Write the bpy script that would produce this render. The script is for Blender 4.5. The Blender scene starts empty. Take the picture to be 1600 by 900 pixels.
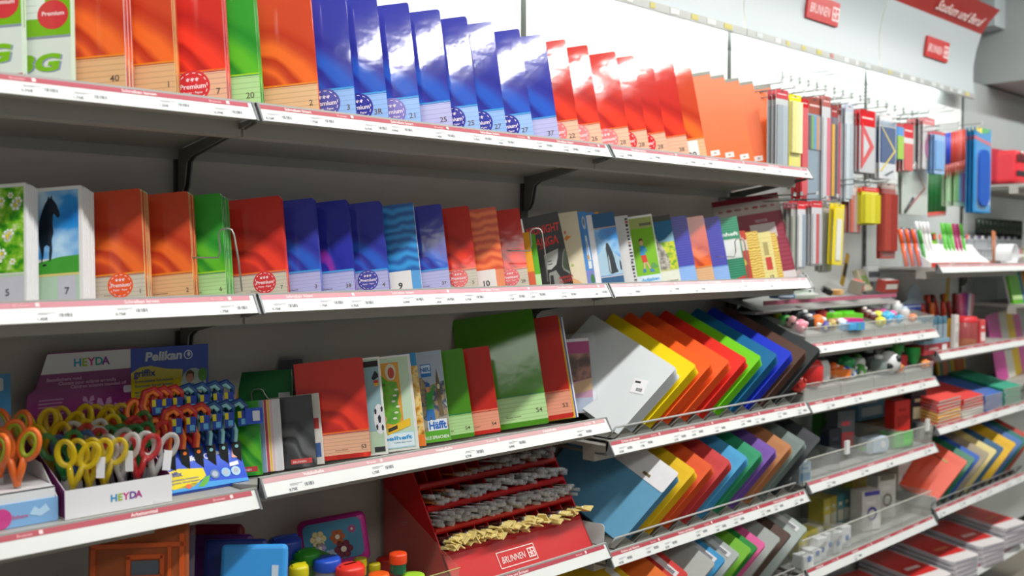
import bpy, math, random
from mathutils import Vector, Matrix
random.seed(7)
S = bpy.context.scene
COL = S.collection
PI = math.pi
R_ = math.radians
# ------------------------------------------------------------------ camera
FPX = 1556.0
BETA = R_(45.78)
PITCH = math.atan(52 / FPX)
FH = Vector((math.cos(BETA), math.sin(BETA), 0))
CR = Vector((math.sin(BETA), -math.cos(BETA), 0))
CF = FH * math.cos(PITCH) - Vector((0, 0, 1)) * math.sin(PITCH)
CU = Vector((0, 0, 1)) * math.cos(PITCH) + FH * math.sin(PITCH)
CP = Vector((-0.944, -1.649, 1.5))
cam = bpy.data.cameras.new('camera')
cam.sensor_width = 36
cam.lens = FPX * 36 / 1600
cam.clip_start = 0.05
co = bpy.data.objects.new('camera', cam)
COL.objects.link(co)
co.matrix_world = Matrix(((CR.x, CU.x, -CF.x, CP.x), (CR.y, CU.y, -CF.y, CP.y), (CR.z, CU.z, -CF.z, CP.z), (0, 0, 0, 1)))
cam.dof.use_dof = True
cam.dof.focus_distance = 2.2
cam.dof.aperture_fstop = 2.8
S.camera = co
# ------------------------------------------------------------------ world, lights, exposure
S.view_settings.view_transform = 'Standard'
S.view_settings.look = 'None'
S.view_settings.gamma = 1
S.view_settings.use_curve_mapping = False
S.view_settings.exposure = 0.32
W = bpy.data.worlds.new('world')
S.world = W
W.use_nodes = True
W.node_tree.nodes['Background'].inputs[0].default_value = (0.95, 0.98, 1, 1)
W.node_tree.nodes['Background'].inputs[1].default_value = 0.82


def area(name, loc, aim, sx, sy, power, color=(1, 1, 1)):
    l = bpy.data.lights.new(name, 'AREA')
    l.shape = 'RECTANGLE'
    l.size, l.size_y, l.energy, l.color = sx, sy, power, color
    o = bpy.data.objects.new(name, l)
    COL.objects.link(o)
    d = Vector(aim).normalized()
    x = Vector((1, 0, 0))
    y = (-d).cross(x).normalized()
    o.matrix_world = Matrix(((x.x, y.x, -d.x, loc[0]), (x.y, y.y, -d.y, loc[1]), (x.z, y.z, -d.z, loc[2]), (0, 0, 0, 1)))
    return o


for i in range(5):      # fluorescent row in the ceiling over the aisle
    area('ceiling_and_fill_light', (-0.50 + 1.42 * i, -0.90, 2.93), (0, 0.1, -1), 1.36, 0.10, 21, (1, 0.985, 0.95))
for i in range(4):      # unseen ceiling row behind the camera, added as fill
    area('ceiling_and_fill_light', (-2.2 + 2.0 * i, -2.75, 2.93), (0, 0.3, -1), 1.5, 0.5, 9, (1, 0.985, 0.95))
for i in range(5):      # tubes behind the canopy, washing the top of the back panels
    area('canopy_tube', (-0.95 + 1.04 * i, 0.272, 2.30), (0, 0.12, -1), 1.0, 0.03, 2.0, (0.97, 1, 0.98))


def at(px, py, y):
    r = CF + CR * ((px - 800) / FPX) - CU * ((py - 450) / FPX)
    return CP + r * ((y - CP.y) / r.y)


def atx(px, py, x):
    r = CF + CR * ((px - 800) / FPX) - CU * ((py - 450) / FPX)
    return CP + r * ((x - CP.x) / r.x)


def xat(px, y, z):       # x of the point at depth y, height z, that stands at image column px
    k = (px - 800) / FPX
    vy, vz = y - CP.y, z - CP.z
    return CP.x + (k * (CF.y * vy + CF.z * vz) - CR.y * vy) / (CR.x - k * CF.x)


# ------------------------------------------------------------------ materials
MC = {}


def lin(h):
    v = [int(h[i:i + 2], 16) / 255 for i in (0, 2, 4)]
    return tuple(c / 12.92 if c < .04045 else ((c + .055) / 1.055) ** 2.4 for c in v) + (1,)


def newmat(name):
    m = bpy.data.materials.new(name)
    m.use_nodes = True
    return m, m.node_tree, m.node_tree.nodes['Principled BSDF']


def M(key):
    """'hex' paper, 'hex/g' glossy print, 'hex/s' satin plastic, 'hex/m' metal, 'hex/t' tinted see-through plastic, 'hex/a' clear film"""
    if key in MC:
        return MC[key]
    if key in SPECIAL:
        m = SPECIAL[key](key)
        MC[key] = m
        return m
    hx, _, k = key.partition('/')
    m, nt, b = newmat('surface_' + key.replace('/', '_'))
    c = lin(hx)
    n = nt.nodes.new('ShaderNodeTexNoise')
    n.inputs['Scale'].default_value = 35 if k in ('', 'm') else 9
    tc = nt.nodes.new('ShaderNodeTexCoord')
    nt.links.new(tc.outputs['Object'], n.inputs['Vector'])
    mx = nt.nodes.new('ShaderNodeMix')
    mx.data_type = 'RGBA'
    mx.inputs['A'].default_value = tuple(x * .93 for x in c[:3]) + (1,)
    mx.inputs['B'].default_value = tuple(min(1, x * 1.06) for x in c[:3]) + (1,)
    nt.links.new(n.outputs['Fac'], mx.inputs['Factor'])
    nt.links.new(mx.outputs['Result'], b.inputs['Base Color'])
    b.inputs['Roughness'].default_value = {'': .6, 'g': .12, 's': .34, 'm': .35, 't': .12, 'a': .1, 'p': .15, 'c': .06}[k]
    if k == 'g':
        bump(nt, b, 13, .028)
    if k == 'm':
        b.inputs['Metallic'].default_value = .75
    if k == 't':
        b.inputs['Transmission Weight'].default_value = .35
        b.inputs['Alpha'].default_value = .66
    if k == 'p':
        b.inputs['Alpha'].default_value = .2
    if k == 'c':
        b.inputs['Alpha'].default_value = .30
    if k == 'a':
        b.inputs['Alpha'].default_value = .07
        b.inputs['Specular IOR Level'].default_value = .8
    MC[key] = m
    return m


def bump(nt, b, scale, strength):
    n = nt.nodes.new('ShaderNodeTexNoise')
    n.inputs['Scale'].default_value = scale
    n.inputs['Detail'].default_value = 3
    tc = nt.nodes.new('ShaderNodeTexCoord')
    nt.links.new(tc.outputs['Object'], n.inputs['Vector'])
    bp = nt.nodes.new('ShaderNodeBump')
    bp.inputs['Strength'].default_value = strength
    bp.inputs['Distance'].default_value = .02
    nt.links.new(n.outputs['Fac'], bp.inputs['Height'])
    nt.links.new(bp.outputs['Normal'], b.inputs['Normal'])


def swirl(base, bright, dark, cx=.16, cz=-.05, scale=1.0):
    """arcs of lighter ink sweeping over the cover: printed pattern in the cover's own coordinates"""
    def f(key):
        m, nt, b = newmat('cover_' + key)
        tc = nt.nodes.new('ShaderNodeTexCoord')
        mp = nt.nodes.new('ShaderNodeVectorMath')
        mp.operation = 'SUBTRACT'
        mp.inputs[1].default_value = (cx, 0, cz)
        nt.links.new(tc.outputs['Generated'], mp.inputs[0])
        sc = nt.nodes.new('ShaderNodeVectorMath')
        sc.operation = 'MULTIPLY'
        sc.inputs[1].default_value = (.62, 0, 1)
        nt.links.new(mp.outputs[0], sc.inputs[0])
        ln = nt.nodes.new('ShaderNodeVectorMath')
        ln.operation = 'LENGTH'
        nt.links.new(sc.outputs[0], ln.inputs[0])
        nz = nt.nodes.new('ShaderNodeTexNoise')
        nz.inputs['Scale'].default_value = 2.2
        nt.links.new(tc.outputs['Generated'], nz.inputs['Vector'])
        md = nt.nodes.new('ShaderNodeMath')
        md.operation = 'MULTIPLY_ADD'
        md.inputs[1].default_value = .12 * scale
        nt.links.new(nz.outputs['Fac'], md.inputs[0])
        nt.links.new(ln.outputs['Value'], md.inputs[2])
        cr = nt.nodes.new('ShaderNodeValToRGB')
        nt.links.new(md.outputs[0], cr.inputs['Fac'])
        B, H, D = lin(base), lin(bright), lin(dark)
        st = [(.0, B), (.44, D), (.50, B), (.535, H), (.575, B), (.61, D), (.645, H), (.70, H), (.755, B), (.80, D), (.86, B)]
        e = cr.color_ramp.elements
        e[0].position, e[0].color = st[0]
        e[1].position, e[1].color = 1, B
        for p_, c_ in st[1:]:
            q = e.new(p_)
            q.color = c_
        nt.links.new(cr.outputs['Color'], b.inputs['Base Color'])
        b.inputs['Roughness'].default_value = .08
        bump(nt, b, 13, .028)
        return m
    return f


def wavy(a, c, scale, kind='BANDS', rough=.5, dist=6.):
    def f(key):
        m, nt, b = newmat('pattern_' + key)
        tc = nt.nodes.new('ShaderNodeTexCoord')
        w = nt.nodes.new('ShaderNodeTexWave')
        w.wave_type = kind
        w.bands_direction = 'Z'
        w.inputs['Scale'].default_value = scale
        w.inputs['Distortion'].default_value = dist
        w.inputs['Detail'].default_value = 2
        nt.links.new(tc.outputs['Generated'], w.inputs['Vector'])
        mx = nt.nodes.new('ShaderNodeMix')
        mx.data_type = 'RGBA'
        mx.inputs['A'].default_value, mx.inputs['B'].default_value = lin(a), lin(c)
        nt.links.new(w.outputs['Fac'], mx.inputs['Factor'])
        nt.links.new(mx.outputs['Result'], b.inputs['Base Color'])
        b.inputs['Roughness'].default_value = rough
        return m
    return f


def blobs(cols, scale, rough=.25):
    def f(key):
        m, nt, b = newmat('print_' + key)
        tc = nt.nodes.new('ShaderNodeTexCoord')
        n = nt.nodes.new('ShaderNodeTexNoise')
        n.inputs['Scale'].default_value = scale
        n.inputs['Detail'].default_value = 4
        nt.links.new(tc.outputs['Object'], n.inputs['Vector'])
        cr = nt.nodes.new('ShaderNodeValToRGB')
        nt.links.new(n.outputs['Fac'], cr.inputs['Fac'])
        e = cr.color_ramp.elements
        k = len(cols)
        e[0].position, e[0].color = .3, lin(cols[0])
        e[1].position, e[1].color = .7, lin(cols[-1])
        for i in range(1, k - 1):
            e.new(.3 + .4 * i / (k - 1)).color = lin(cols[i])
        nt.links.new(cr.outputs['Color'], b.inputs['Base Color'])
        b.inputs['Roughness'].default_value = rough
        return m
    return f


def pages_mat(a, c):
    def f(key):
        m, nt, b = newmat('pages_' + key)
        tc = nt.nodes.new('ShaderNodeTexCoord')
        w = nt.nodes.new('ShaderNodeTexWave')
        w.bands_direction = 'Y'
        w.inputs['Scale'].default_value = 90
        w.inputs['Distortion'].default_value = .4
        nt.links.new(tc.outputs['Object'], w.inputs['Vector'])
        mx = nt.nodes.new('ShaderNodeMix')
        mx.data_type = 'RGBA'
        mx.inputs['A'].default_value, mx.inputs['B'].default_value = lin(a), lin(c)
        nt.links.new(w.outputs['Fac'], mx.inputs['Factor'])
        nt.links.new(mx.outputs['Result'], b.inputs['Base Color'])
        b.inputs['Roughness'].default_value = .8
        return m
    return f


def ruled(a, c):
    def f(key):
        m, nt, b = newmat('ruled_' + key)
        tc = nt.nodes.new('ShaderNodeTexCoord')
        w = nt.nodes.new('ShaderNodeTexWave')
        w.bands_direction = 'Z'
        w.inputs['Scale'].default_value = 9
        nt.links.new(tc.outputs['Generated'], w.inputs['Vector'])
        cr = nt.nodes.new('ShaderNodeValToRGB')
        cr.color_ramp.elements[0].position = .0
        cr.color_ramp.elements[0].color = lin(c)
        cr.color_ramp.elements[1].position = .12
        cr.color_ramp.elements[1].color = lin(a)
        nt.links.new(w.outputs['Fac'], cr.inputs['Fac'])
        nt.links.new(cr.outputs['Color'], b.inputs['Base Color'])
        b.inputs['Roughness'].default_value = .25
        return m
    return f


def wallmat(c, rough=.6):
    def f(key):
        m, nt, b = newmat(key)
        tc = nt.nodes.new('ShaderNodeTexCoord')
        n = nt.nodes.new('ShaderNodeTexNoise')
        n.inputs['Scale'].default_value = 2.5
        n.inputs['Detail'].default_value = 6
        nt.links.new(tc.outputs['Object'], n.inputs['Vector'])
        mx = nt.nodes.new('ShaderNodeMix')
        mx.data_type = 'RGBA'
        k = lin(c)
        mx.inputs['A'].default_value = tuple(x * .94 for x in k[:3]) + (1,)
        mx.inputs['B'].default_value = k
        nt.links.new(n.outputs['Fac'], mx.inputs['Factor'])
        nt.links.new(mx.outputs['Result'], b.inputs['Base Color'])
        b.inputs['Roughness'].default_value = rough
        return m
    return f


SPECIAL = {
    'sw_red': swirl('cc342c', 'f44430', 'b82a26'),
    'sw_orange': swirl('cc4a2c', 'f47030', 'be3a22'),
    'sw_blue': swirl('3c40a6', '3462cc', '32369a'),
    'sw_violet': swirl('3236a4', '8c34a4', '2a2e98', scale=3),
    'sw_green': swirl('3a9c34', '62bc30', '2c8c2c'),
    'sw_grey': swirl('4a4b4d', '6c6d70', '3c3d3f', scale=2),
    'fan_blue': wavy('135aa8', '2f9be0', 3.2, 'RINGS', .3, 5),
    'fan_orange': wavy('d8481c', 'ff8040', 3.2, 'RINGS', .3, 5),
    'gold_fan': wavy('c09018', 'f0d878', 6, 'RINGS', .4, 7),
    'meadow': blobs(['1c5a10', '3f9a18', '8cc82c', 'f4f0d0'], 55),
    'meadow2': blobs(['3c7a10', '7ab020', 'd8d830', '50882c'], 60),
    'clouds': blobs(['0a6cc0', '2a90dc', 'b8dcf4', 'eef6fc'], 9),
    'fur': blobs(['5a5750', '8a867c', 'c8c4b8', '6c6860'], 60),
    'horse': blobs(['060a10', '0c1c2c', '081018'], 20),
    'townprint': blobs(['5a5448', 'b09a70', '38506c', 'd8d4c8'], 42),
    'goldhouse': blobs(['403020', 'd89a30', 'f0d890', '282830'], 50),
    'mapgreen': blobs(['3f9028', '7ab83a', '2f8040'], 18),
    'skinprint': blobs(['1c1010', '5c3828', 'b07868', '281818'], 20),
    'paperpack': blobs(['c8c4bc', 'e4e2da', 'a8b0b4'], 25),
    'pg_white': pages_mat('e4e2e6', 'b8b6c4'),
    'pg_green': pages_mat('d0eeb8', 'a8d890'),
    'pg_cream': pages_mat('ece8d8', 'c8c4b0'),
    'ru_tan': ruled('e0b284', 'c89c70'),
    'ru_peach': ruled('e8b494', 'cc9880'),
    'ru_lgreen': ruled('b4dc98', '9cc484'),
    'ru_lblue': ruled('8cb4ec', '7ca4dc'),
    'ru_beige': ruled('cfc6b4', 'b4ac9c'),
    'ru_lilac': ruled('b4b4e0', 'a0a0d4'),
    'ru_grn2': ruled('14805a', '5cb090'),
    'ru_pink': ruled('f0a084', 'dc9078'),
    'ru_ind': ruled('3838a8', '5050c0'),
    'back_grey': wallmat('bcb4ae', .5),
    'back_white': wallmat('e8eeec', .45),
    'shelf_grey': wallmat('b0aea8', .4),
    'canopy_white': wallmat('b6c0c4', .4),
    'wall_paint': wallmat('a8b0b0', .7),
    'floor_tile': wallmat('8a8276', .3),
    'ceiling_tile': wallmat('d4d4d0', .8),
    'kraft': wallmat('c0a070', .7),
}


# ------------------------------------------------------------------ mesh builder
GL = {}


def glyphs(s, bold=0.0, shear=0.0):
    k = (s, bold, shear)
    if k not in GL:
        c = bpy.data.curves.new('t', 'FONT')
        c.body = s
        c.offset = bold
        c.shear = shear
        c.resolution_u = 3
        o = bpy.data.objects.new('t', c)
        me = bpy.data.meshes.new_from_object(o)
        vs = [(v.co.x, v.co.y) for v in me.vertices]
        fs = [tuple(p.vertices) for p in me.polygons]
        bpy.data.objects.remove(o)
        bpy.data.meshes.remove(me)
        bpy.data.curves.remove(c)
        GL[k] = (vs, fs, max([v[0] for v in vs] or [1]))
    return GL[k]


class MB:
    def __init__(self):
        self.v, self.f, self.m, self.sm = [], [], [], []
        self.keys = []
        self.T = Matrix.Identity(4)

    def k(self, key):
        if key not in self.keys:
            self.keys.append(key)
        return self.keys.index(key)

    def add(self, vs, fs, key, smooth=False):
        n = len(self.v)
        self.v += [tuple(self.T @ Vector(p)) for p in vs]
        i = self.k(key)
        for f in fs:
            self.f.append(tuple(n + a for a in f))
            self.m.append(i)
            self.sm.append(smooth)
        return self

    def box(self, a, b, key):
        x0, y0, z0 = a
        x1, y1, z1 = b
        return self.add([(x0, y0, z0), (x1, y0, z0), (x1, y1, z0), (x0, y1, z0), (x0, y0, z1), (x1, y0, z1), (x1, y1, z1), (x0, y1, z1)],
                        [(0, 3, 2, 1), (4, 5, 6, 7), (0, 1, 5, 4), (1, 2, 6, 5), (2, 3, 7, 6), (3, 0, 4, 7)], key)

    def prism(self, poly, y0, y1, key, back=None):
        """poly in local xz, extruded along y (y0 = front)"""
        n = len(poly)
        ar = sum(poly[i][0] * poly[(i + 1) % n][1] - poly[(i + 1) % n][0] * poly[i][1] for i in range(n))
        if ar < 0:
            poly = poly[::-1]
        vs = [(x, y0, z) for x, z in poly] + [(x, y1, z) for x, z in poly]
        self.add(vs, [tuple(range(n))] + [(i, n + i, n + (i + 1) % n, (i + 1) % n)[::-1] if False else (i, n + i, n + (i + 1) % n, (i + 1) % n) for i in range(n)], key)
        return self.add([(x, y1, z) for x, z in poly], [tuple(range(n))[::-1]], back or key)

    def ext(self, poly, x0, x1, key):
        """poly in yz extruded along x"""
        n = len(poly)
        vs = [(x0, y, z) for y, z in poly] + [(x1, y, z) for y, z in poly]
        return self.add(vs, [tuple(range(n)), tuple(range(n, 2 * n))[::-1]] + [(i, (i + 1) % n, n + (i + 1) % n, n + i) for i in range(n)], key)

    def decal(self, poly, y, key):
        n = len(poly)
        ar = sum(poly[i][0] * poly[(i + 1) % n][1] - poly[(i + 1) % n][0] * poly[i][1] for i in range(n))
        if ar < 0:
            poly = poly[::-1]
        return self.add([(a, y, b) for a, b in poly], [tuple(range(n))], key)

    def text(self, s, size, x, z, y, key, bold=.0, shear=0., align='l', w=None):
        vs, fs, mx = glyphs(s, bold, shear)
        sx = size if w is None else w / mx
        ox = x - (mx * sx if align == 'r' else mx * sx / 2 if align == 'c' else 0)
        return self.add([(ox + a * sx, y, z + b * size) for a, b in vs], fs, key)

    def lathe(self, prof, key, seg=20, cx=0, cy=0, smooth=True):
        vs, fs = [], []
        n = len(prof)
        for r, z in prof:
            for i in range(seg):
                a = 2 * PI * i / seg
                vs.append((cx + r * math.cos(a), cy + r * math.sin(a), z))
        for j in range(n - 1):
            for i in range(seg):
                fs.append((j * seg + i, j * seg + (i + 1) % seg, (j + 1) * seg + (i + 1) % seg, (j + 1) * seg + i))
        self.add(vs, fs, key, smooth)
        return self.add([vs[i] for i in range(seg)], [tuple(range(seg))[::-1]], key).add([vs[(n - 1) * seg + i] for i in range(seg)], [tuple(range(seg))], key)

    def tube(self, pts, r, key, seg=8, closed=False, rs=None, flat=1.0):
        pts = [Vector(p) for p in pts]
        n = len(pts)
        vs, fs = [], []
        up = None
        for j, p in enumerate(pts):
            a = pts[(j - 1) % n] if (closed or j > 0) else p
            b = pts[(j + 1) % n] if (closed or j < n - 1) else p
            d = (b - a).normalized()
            if up is None:
                up = d.orthogonal().normalized()
            up = (up - d * up.dot(d)).normalized()
            sd = d.cross(up)
            rr = rs[j] if rs else r
            for i in range(seg):
                t = 2 * PI * i / seg
                vs.append(tuple(p + up * (math.cos(t) * rr) + sd * (math.sin(t) * rr * flat)))
        for j in range(n if closed else n - 1):
            for i in range(seg):
                q = (j + 1) % n
                fs.append((j * seg + i, j * seg + (i + 1) % seg, q * seg + (i + 1) % seg, q * seg + i))
        if not closed:
            fs += [tuple(range(seg))[::-1], tuple((n - 1) * seg + i for i in range(seg))]
        return self.add(vs, fs, key, True)

    def ball(self, c, r, key, seg=14, sz=1.0):
        pr = [(max(1e-4, r * math.sin(PI * i / 8)), c[2] - r * sz * math.cos(PI * i / 8)) for i in range(9)]
        return self.lathe(pr, key, seg, c[0], c[1])

    def build(self, name, parent=None, bevel=0, seg=2, mw=None):
        me = bpy.data.meshes.new(name)
        me.from_pydata(self.v, [], self.f)
        for k in self.keys:
            me.materials.append(M(k))
        me.polygons.foreach_set('material_index', self.m)
        me.polygons.foreach_set('use_smooth', self.sm)
        me.update()
        o = bpy.data.objects.new(name, me)
        COL.objects.link(o)
        if parent:
            o.parent = parent
        if mw is not None:
            o.matrix_world = mw
        if bevel:
            b = o.modifiers.new('bevel', 'BEVEL')
            b.width, b.segments, b.limit_method = bevel, seg, 'ANGLE'
            b.angle_limit = R_(50)
        return o


def rrect(x0, z0, x1, z1, r, corners='1111', n=4):
    """corners bl br tr tl"""
    P = []
    for (cx, cz, a0, on) in ((x0 + r, z0 + r, PI, corners[0]), (x1 - r, z0 + r, 1.5 * PI, corners[1]), (x1 - r, z1 - r, 0, corners[2]), (x0 + r, z1 - r, .5 * PI, corners[3])):
        if on == '1':
            P += [(cx + r * math.cos(a0 + .5 * PI * i / n), cz + r * math.sin(a0 + .5 * PI * i / n)) for i in range(n + 1)]
        else:
            P.append((x0 if cx < (x0 + x1) / 2 else x1, z0 if cz < (z0 + z1) / 2 else z1))
    return P


def disc(cx, cz, r, n=20, sz=1.0):
    return [(cx + r * math.cos(2 * PI * i / n), cz + r * sz * math.sin(2 * PI * i / n)) for i in range(n)]


def thing(name, label, cat, mw=None, group=None):
    o = bpy.data.objects.new(name, None)
    o.empty_display_size = .02
    COL.objects.link(o)
    if mw is not None:
        o.matrix_world = mw
    return tag(o, label, cat, group)


def tag(o, label, cat, group=None, kind=None):
    o['label'], o['category'] = ' '.join(label.split()[:16]), cat
    if group:
        o['group'] = group
    if kind:
        o['kind'] = kind
    return o


def struct(o):
    o['kind'] = 'structure'
    return o


def dup(root, mw, label, group=None):
    r = root.copy()
    COL.objects.link(r)
    r.matrix_world = mw
    r['label'] = ' '.join(label.split()[:16])
    if group:
        r['group'] = group
    for ch in list(root.children):
        c = ch.copy()
        COL.objects.link(c)
        c.parent = r
        for g in list(ch.children):
            d = g.copy()
            COL.objects.link(d)
            d.parent = c
    return r


def T(x, y, z):
    return Matrix.Translation((x, y, z))


def RZ(a):
    return Matrix.Rotation(R_(a), 4, 'Z')


def RX(a):
    return Matrix.Rotation(R_(a), 4, 'X')


def RY(a):
    return Matrix.Rotation(R_(a), 4, 'Y')
# ------------------------------------------------------------------ room
def slab(name, a, b, key):
    return struct(MB().box(a, b, key).build(name))


XL, XR, YF, YB, ZT = -3.2, 7.2, -3.6, 0.40, 3.05
slab('floor', (XL, YF, -.05), (XR, YB, 0), 'floor_tile')
slab('ceiling', (XL, YF, ZT), (XR, YB, ZT + .05), 'ceiling_tile')
slab('wall_back', (XL, YB, 0), (XR, YB + .08, ZT), 'wall_paint')
slab('wall_front', (XL, YF - .08, 0), (XR, YF, ZT), 'wall_paint')
slab('wall_left', (XL - .08, YF, 0), (XL, YB, ZT), 'wall_paint')
slab('wall_right', (XR, YF, 0), (XR + .08, YB, ZT), 'wall_paint')
slab('trim_1', (4.30, .05, 2.36), (7.2, YB, ZT), 'wall_paint')
slab('trim_2', (4.16, .22, 2.62), (4.30, YB, ZT), 'canopy_white')

# ------------------------------------------------------------------ back panels of the shelving
YP = .305
for i in range(6):
    x0, x1 = i - 1 + .004, i - .004
    if i == 5:
        x1 = 6.0
    where = ['at the left end of the shelving', 'behind the red and blue notebooks', 'behind the orange pads and the leaning folders', 'under the brand sign, behind the hanging packs', 'under the canopy end, behind the hanging brushes', 'beyond the canopy end'][i]
    p = thing('back_panel', 'metal back panel ' + where, 'back panel', group='back panels of the wall shelving')
    MB().box((x0, YP, .05), (x1, YP + .02, 1.80), 'back_grey' if i < 3 else 'back_white').build('lower_panel', p)
    MB().box((x0, YP, 1.806), (x1, YP + .02, 3.0 if i < 5 else 2.35), 'back_white' if i < 5 else 'wall_paint').build('upper_panel', p)
for i in range(6):
    u = MB().box((i - 1 - .013, YP - .006, .02), (i - 1 + .013, YP - .001, 1.78), '4c4b49/s')
    for k in range(34):
        z = .12 + k * .05
        u.box((i - 1 - .003, YP - .0075, z), (i - 1 + .003, YP - .0055, z + .026), '141414')
    u.box((i - 1 - .008, YP - .004, 1.81), (i - 1 + .008, YP + .002, 2.9), '3c463e/s')
    n = ['left end', 'first', 'second', 'third', 'fourth', 'fifth'][i]
    tag(u.build('shelf_upright'), 'slotted dark metal upright carrying the shelf brackets, the %s one of the wall' % n if i else 'slotted metal upright at the left end of the shelving', 'upright', 'shelf uprights')


# ------------------------------------------------------------------ shelves
def strip_T(x, h, s=0.0):
    """local frame lying on the sloping price strip: x along it, z up the slope, -y out"""
    v = Vector((0, .020, .032)).normalized()
    n = Vector((0, .032, -.020)).normalized()
    m = Matrix(((1, 0, 0, x), (0, n.y, v.y, -.0205), (0, n.z, v.z, h - .033), (0, 0, 0, 1)))
    return m


def price_tag(m, x, z, big):
    # tiny article line, barcode and price
    m.decal([(x - .030, z + .012), (x - .002, z + .012), (x - .002, z + .0128), (x - .030, z + .0128)], -.0007, '8c8c94')
    m.decal([(x - .030, z + .0095), (x - .012, z + .0095), (x - .012, z + .0102), (x - .030, z + .0102)], -.0007, '9c9ca4')
    for i, w in enumerate((.0010, .0018, .0008, .0014, .0020, .0010, .0016)):
        a = x + .002 + i * .0030
        m.decal([(a, z + .004), (a + w, z + .004), (a + w, z + .011), (a, z + .011)], -.0007, '5c6068')
    m.text(big, .0075, x - .034, z - .0008, -.0008, '50545c', .012)


def shelf(label, x0, x1, h, red, words, prices, tilt=.15, board=True, depth=.302, tags=9, pale_print=False, br=True, flat=False):
    t = thing('shelf', label, 'shelf', T(0, 0, 0))
    a, b = x0 + .003, x1 - .003
    tilt = 0 if flat else tilt
    top = lambda y: h - .013 - tilt * max(0, y - .02)
    m = MB()
    m.ext([(.002, top(0)), (depth, top(depth)), (depth, top(depth) - .028), (depth - .004, top(depth) - .028), (depth - .004, top(depth) - .008), (.085, top(.085) - .010), (.085, h - .058), (.045, h - .058), (.045, h - .030), (.002, h - .026)][::-1], a, b, 'shelf_grey')
    m.build('board', t)
    r = MB()
    r.T = strip_T(0, h)
    r.box((a + .004, 0, 0), (b - .004, .002, .0378), 'dcdfdd/s')
    rd = '%s' % red
    r.decal([(a + .006, .0262), (b - .012, .0262), (b - .012, .0366), (a + .006, .0366)], -.0004, rd)
    k = 0
    L = b - a
    wd = 'f2dcdc' if not pale_print else 'f8eeee'  # the palest pink strip gets paler lettering
    for q in range(words[1]):
        cx = a + L * (q + .35) / words[1]
        r.text(words[0], .0088, cx, .0284, -.0007, wd, .02, align='c')
        c2 = a + L * (q + .82) / words[1]
        r.text('Brunnen', .0068, c2 - .018, .0288, -.0007, 'e4a8ac' if not pale_print else 'f4e0e0', .02, align='c')
        r.decal([(c2 + .004, .0282), (c2 + .010, .0282), (c2 + .010, .035), (c2 + .004, .035)], -.0007, 'f0d4d4')
    for q in range(tags):
        price_tag(r, a + L * (q + .5 + .18 * math.sin(q * 2.3 + h * 9)) / tags, .004 + .003 * (q % 2), prices[q % len(prices)])
    r.build('price_strip', t)
    g = MB()
    g.ext([(-.002, h + .0015), (.004, h + .0015), (.004, h - .020), (-.000, h - .020)][::-1], a, b, 'b8bcb8/s')
    for xx in (a, b - .004):
        g.ext([(-.0235, h - .035), (-.003, h), (.006, h), (.006, h - .034), (-.018, h - .037)][::-1], xx, xx + .004, '74787a/s')
    g.build('rail_edge', t)
    if br:
        zb = top(depth) - .03
        for xx in (a + .001, b - .004):
            q = MB()
            q.ext([(.000, h - .030), (.04, h - .034), (depth - .01, top(depth) - .010), (depth - .006, zb - .075), (depth - .022, zb - .068), (depth - .034, zb - .052), (depth - .040, zb - .026), (depth - .045, zb - .006), (.24, zb + .004), (.005, h - .038)][::-1], xx, xx + .003, '6e6d69/s')
            q.build('bracket', t)
    return t


P1 = ['0,75€', '1,75€', '0,75€', '0,99€', '1,45€', '0,75€', '1,75€', '1,25€', '0,79€', '1,25€']
RD, RF = 'ac3f4b/s', 'b9747b/s'
H1, H2, H3A, H3, H4 = 1.779, 1.427, 1.066, 1.084, .760
shelf('top shelf at the left carrying green and orange exercise books', -1, 0, H1, 0 and '' or 'af5260/s', ('Schreiben lernen', 3), P1, tags=9)
shelf('top shelf of the middle bay carrying the blue notebooks', 0, 1, H1, 'ac525c/s', ('Schreiben liniert', 4), P1, tags=10)
shelf('top shelf of the right bay carrying the plain orange pads', 1, 2, H1, 'b26a76/s', ('Schreiben kariert', 3), P1, tags=8)
shelf('second shelf at the left, under the horse picture notebook', -1, 0, H2, 'b2596a/s', ('Schreiben lernen', 3), P1, tags=7)
shelf('second shelf of the middle bay, under the small red and blue notebooks', 0, 1, H2, 'b96776/s', ('Schreiben liniert', 4), P1, tags=10)
shelf('second shelf of the right bay, under the penguin notebook', 1, 2, H2, 'c0868d/s', ('Aufgaben- und Vokabelhefte', 3), P1, tags=6)
shelf('third shelf at the left carrying the scissors displays', -1, 0, H3A, 'af4150/s', ('Arbeitsmittel', 3), P1, tags=0, flat=True)
shelf('third shelf of the middle bay carrying large green and red notebooks', 0, 1, H3, 'ca9a9e/s', ('Vokabelhefte', 3), P1, tags=5, pale_print=True)
shelf('fourth shelf of the left bay, below the scissors displays', -1, 0, H4, RD, ('Malen und Zeichnen', 3), P1, flat=True)
shelf('fourth shelf of the middle bay, under the red brush display', 0, 1, H4, 'ac3343/s', ('Malen und Zeichnen', 2), P1, tags=0, flat=True)
HF1, HF2, HF3 = 1.021, .732, .455
shelf('shelf holding the rack of plastic folders', 1, 2, HF1, RD, ('Ordnen und Ablegen', 4), P1, tags=9, flat=True)
shelf('shelf holding the rack of cardboard folders', 1, 2, HF2, RD, ('Ordnen und Ablegen', 4), P1, tags=9, flat=True)
shelf('lowest visible shelf holding the suspension files', 1, 2, HF3, RD, ('Ordnen und Ablegen', 4), P1, flat=True)
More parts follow.
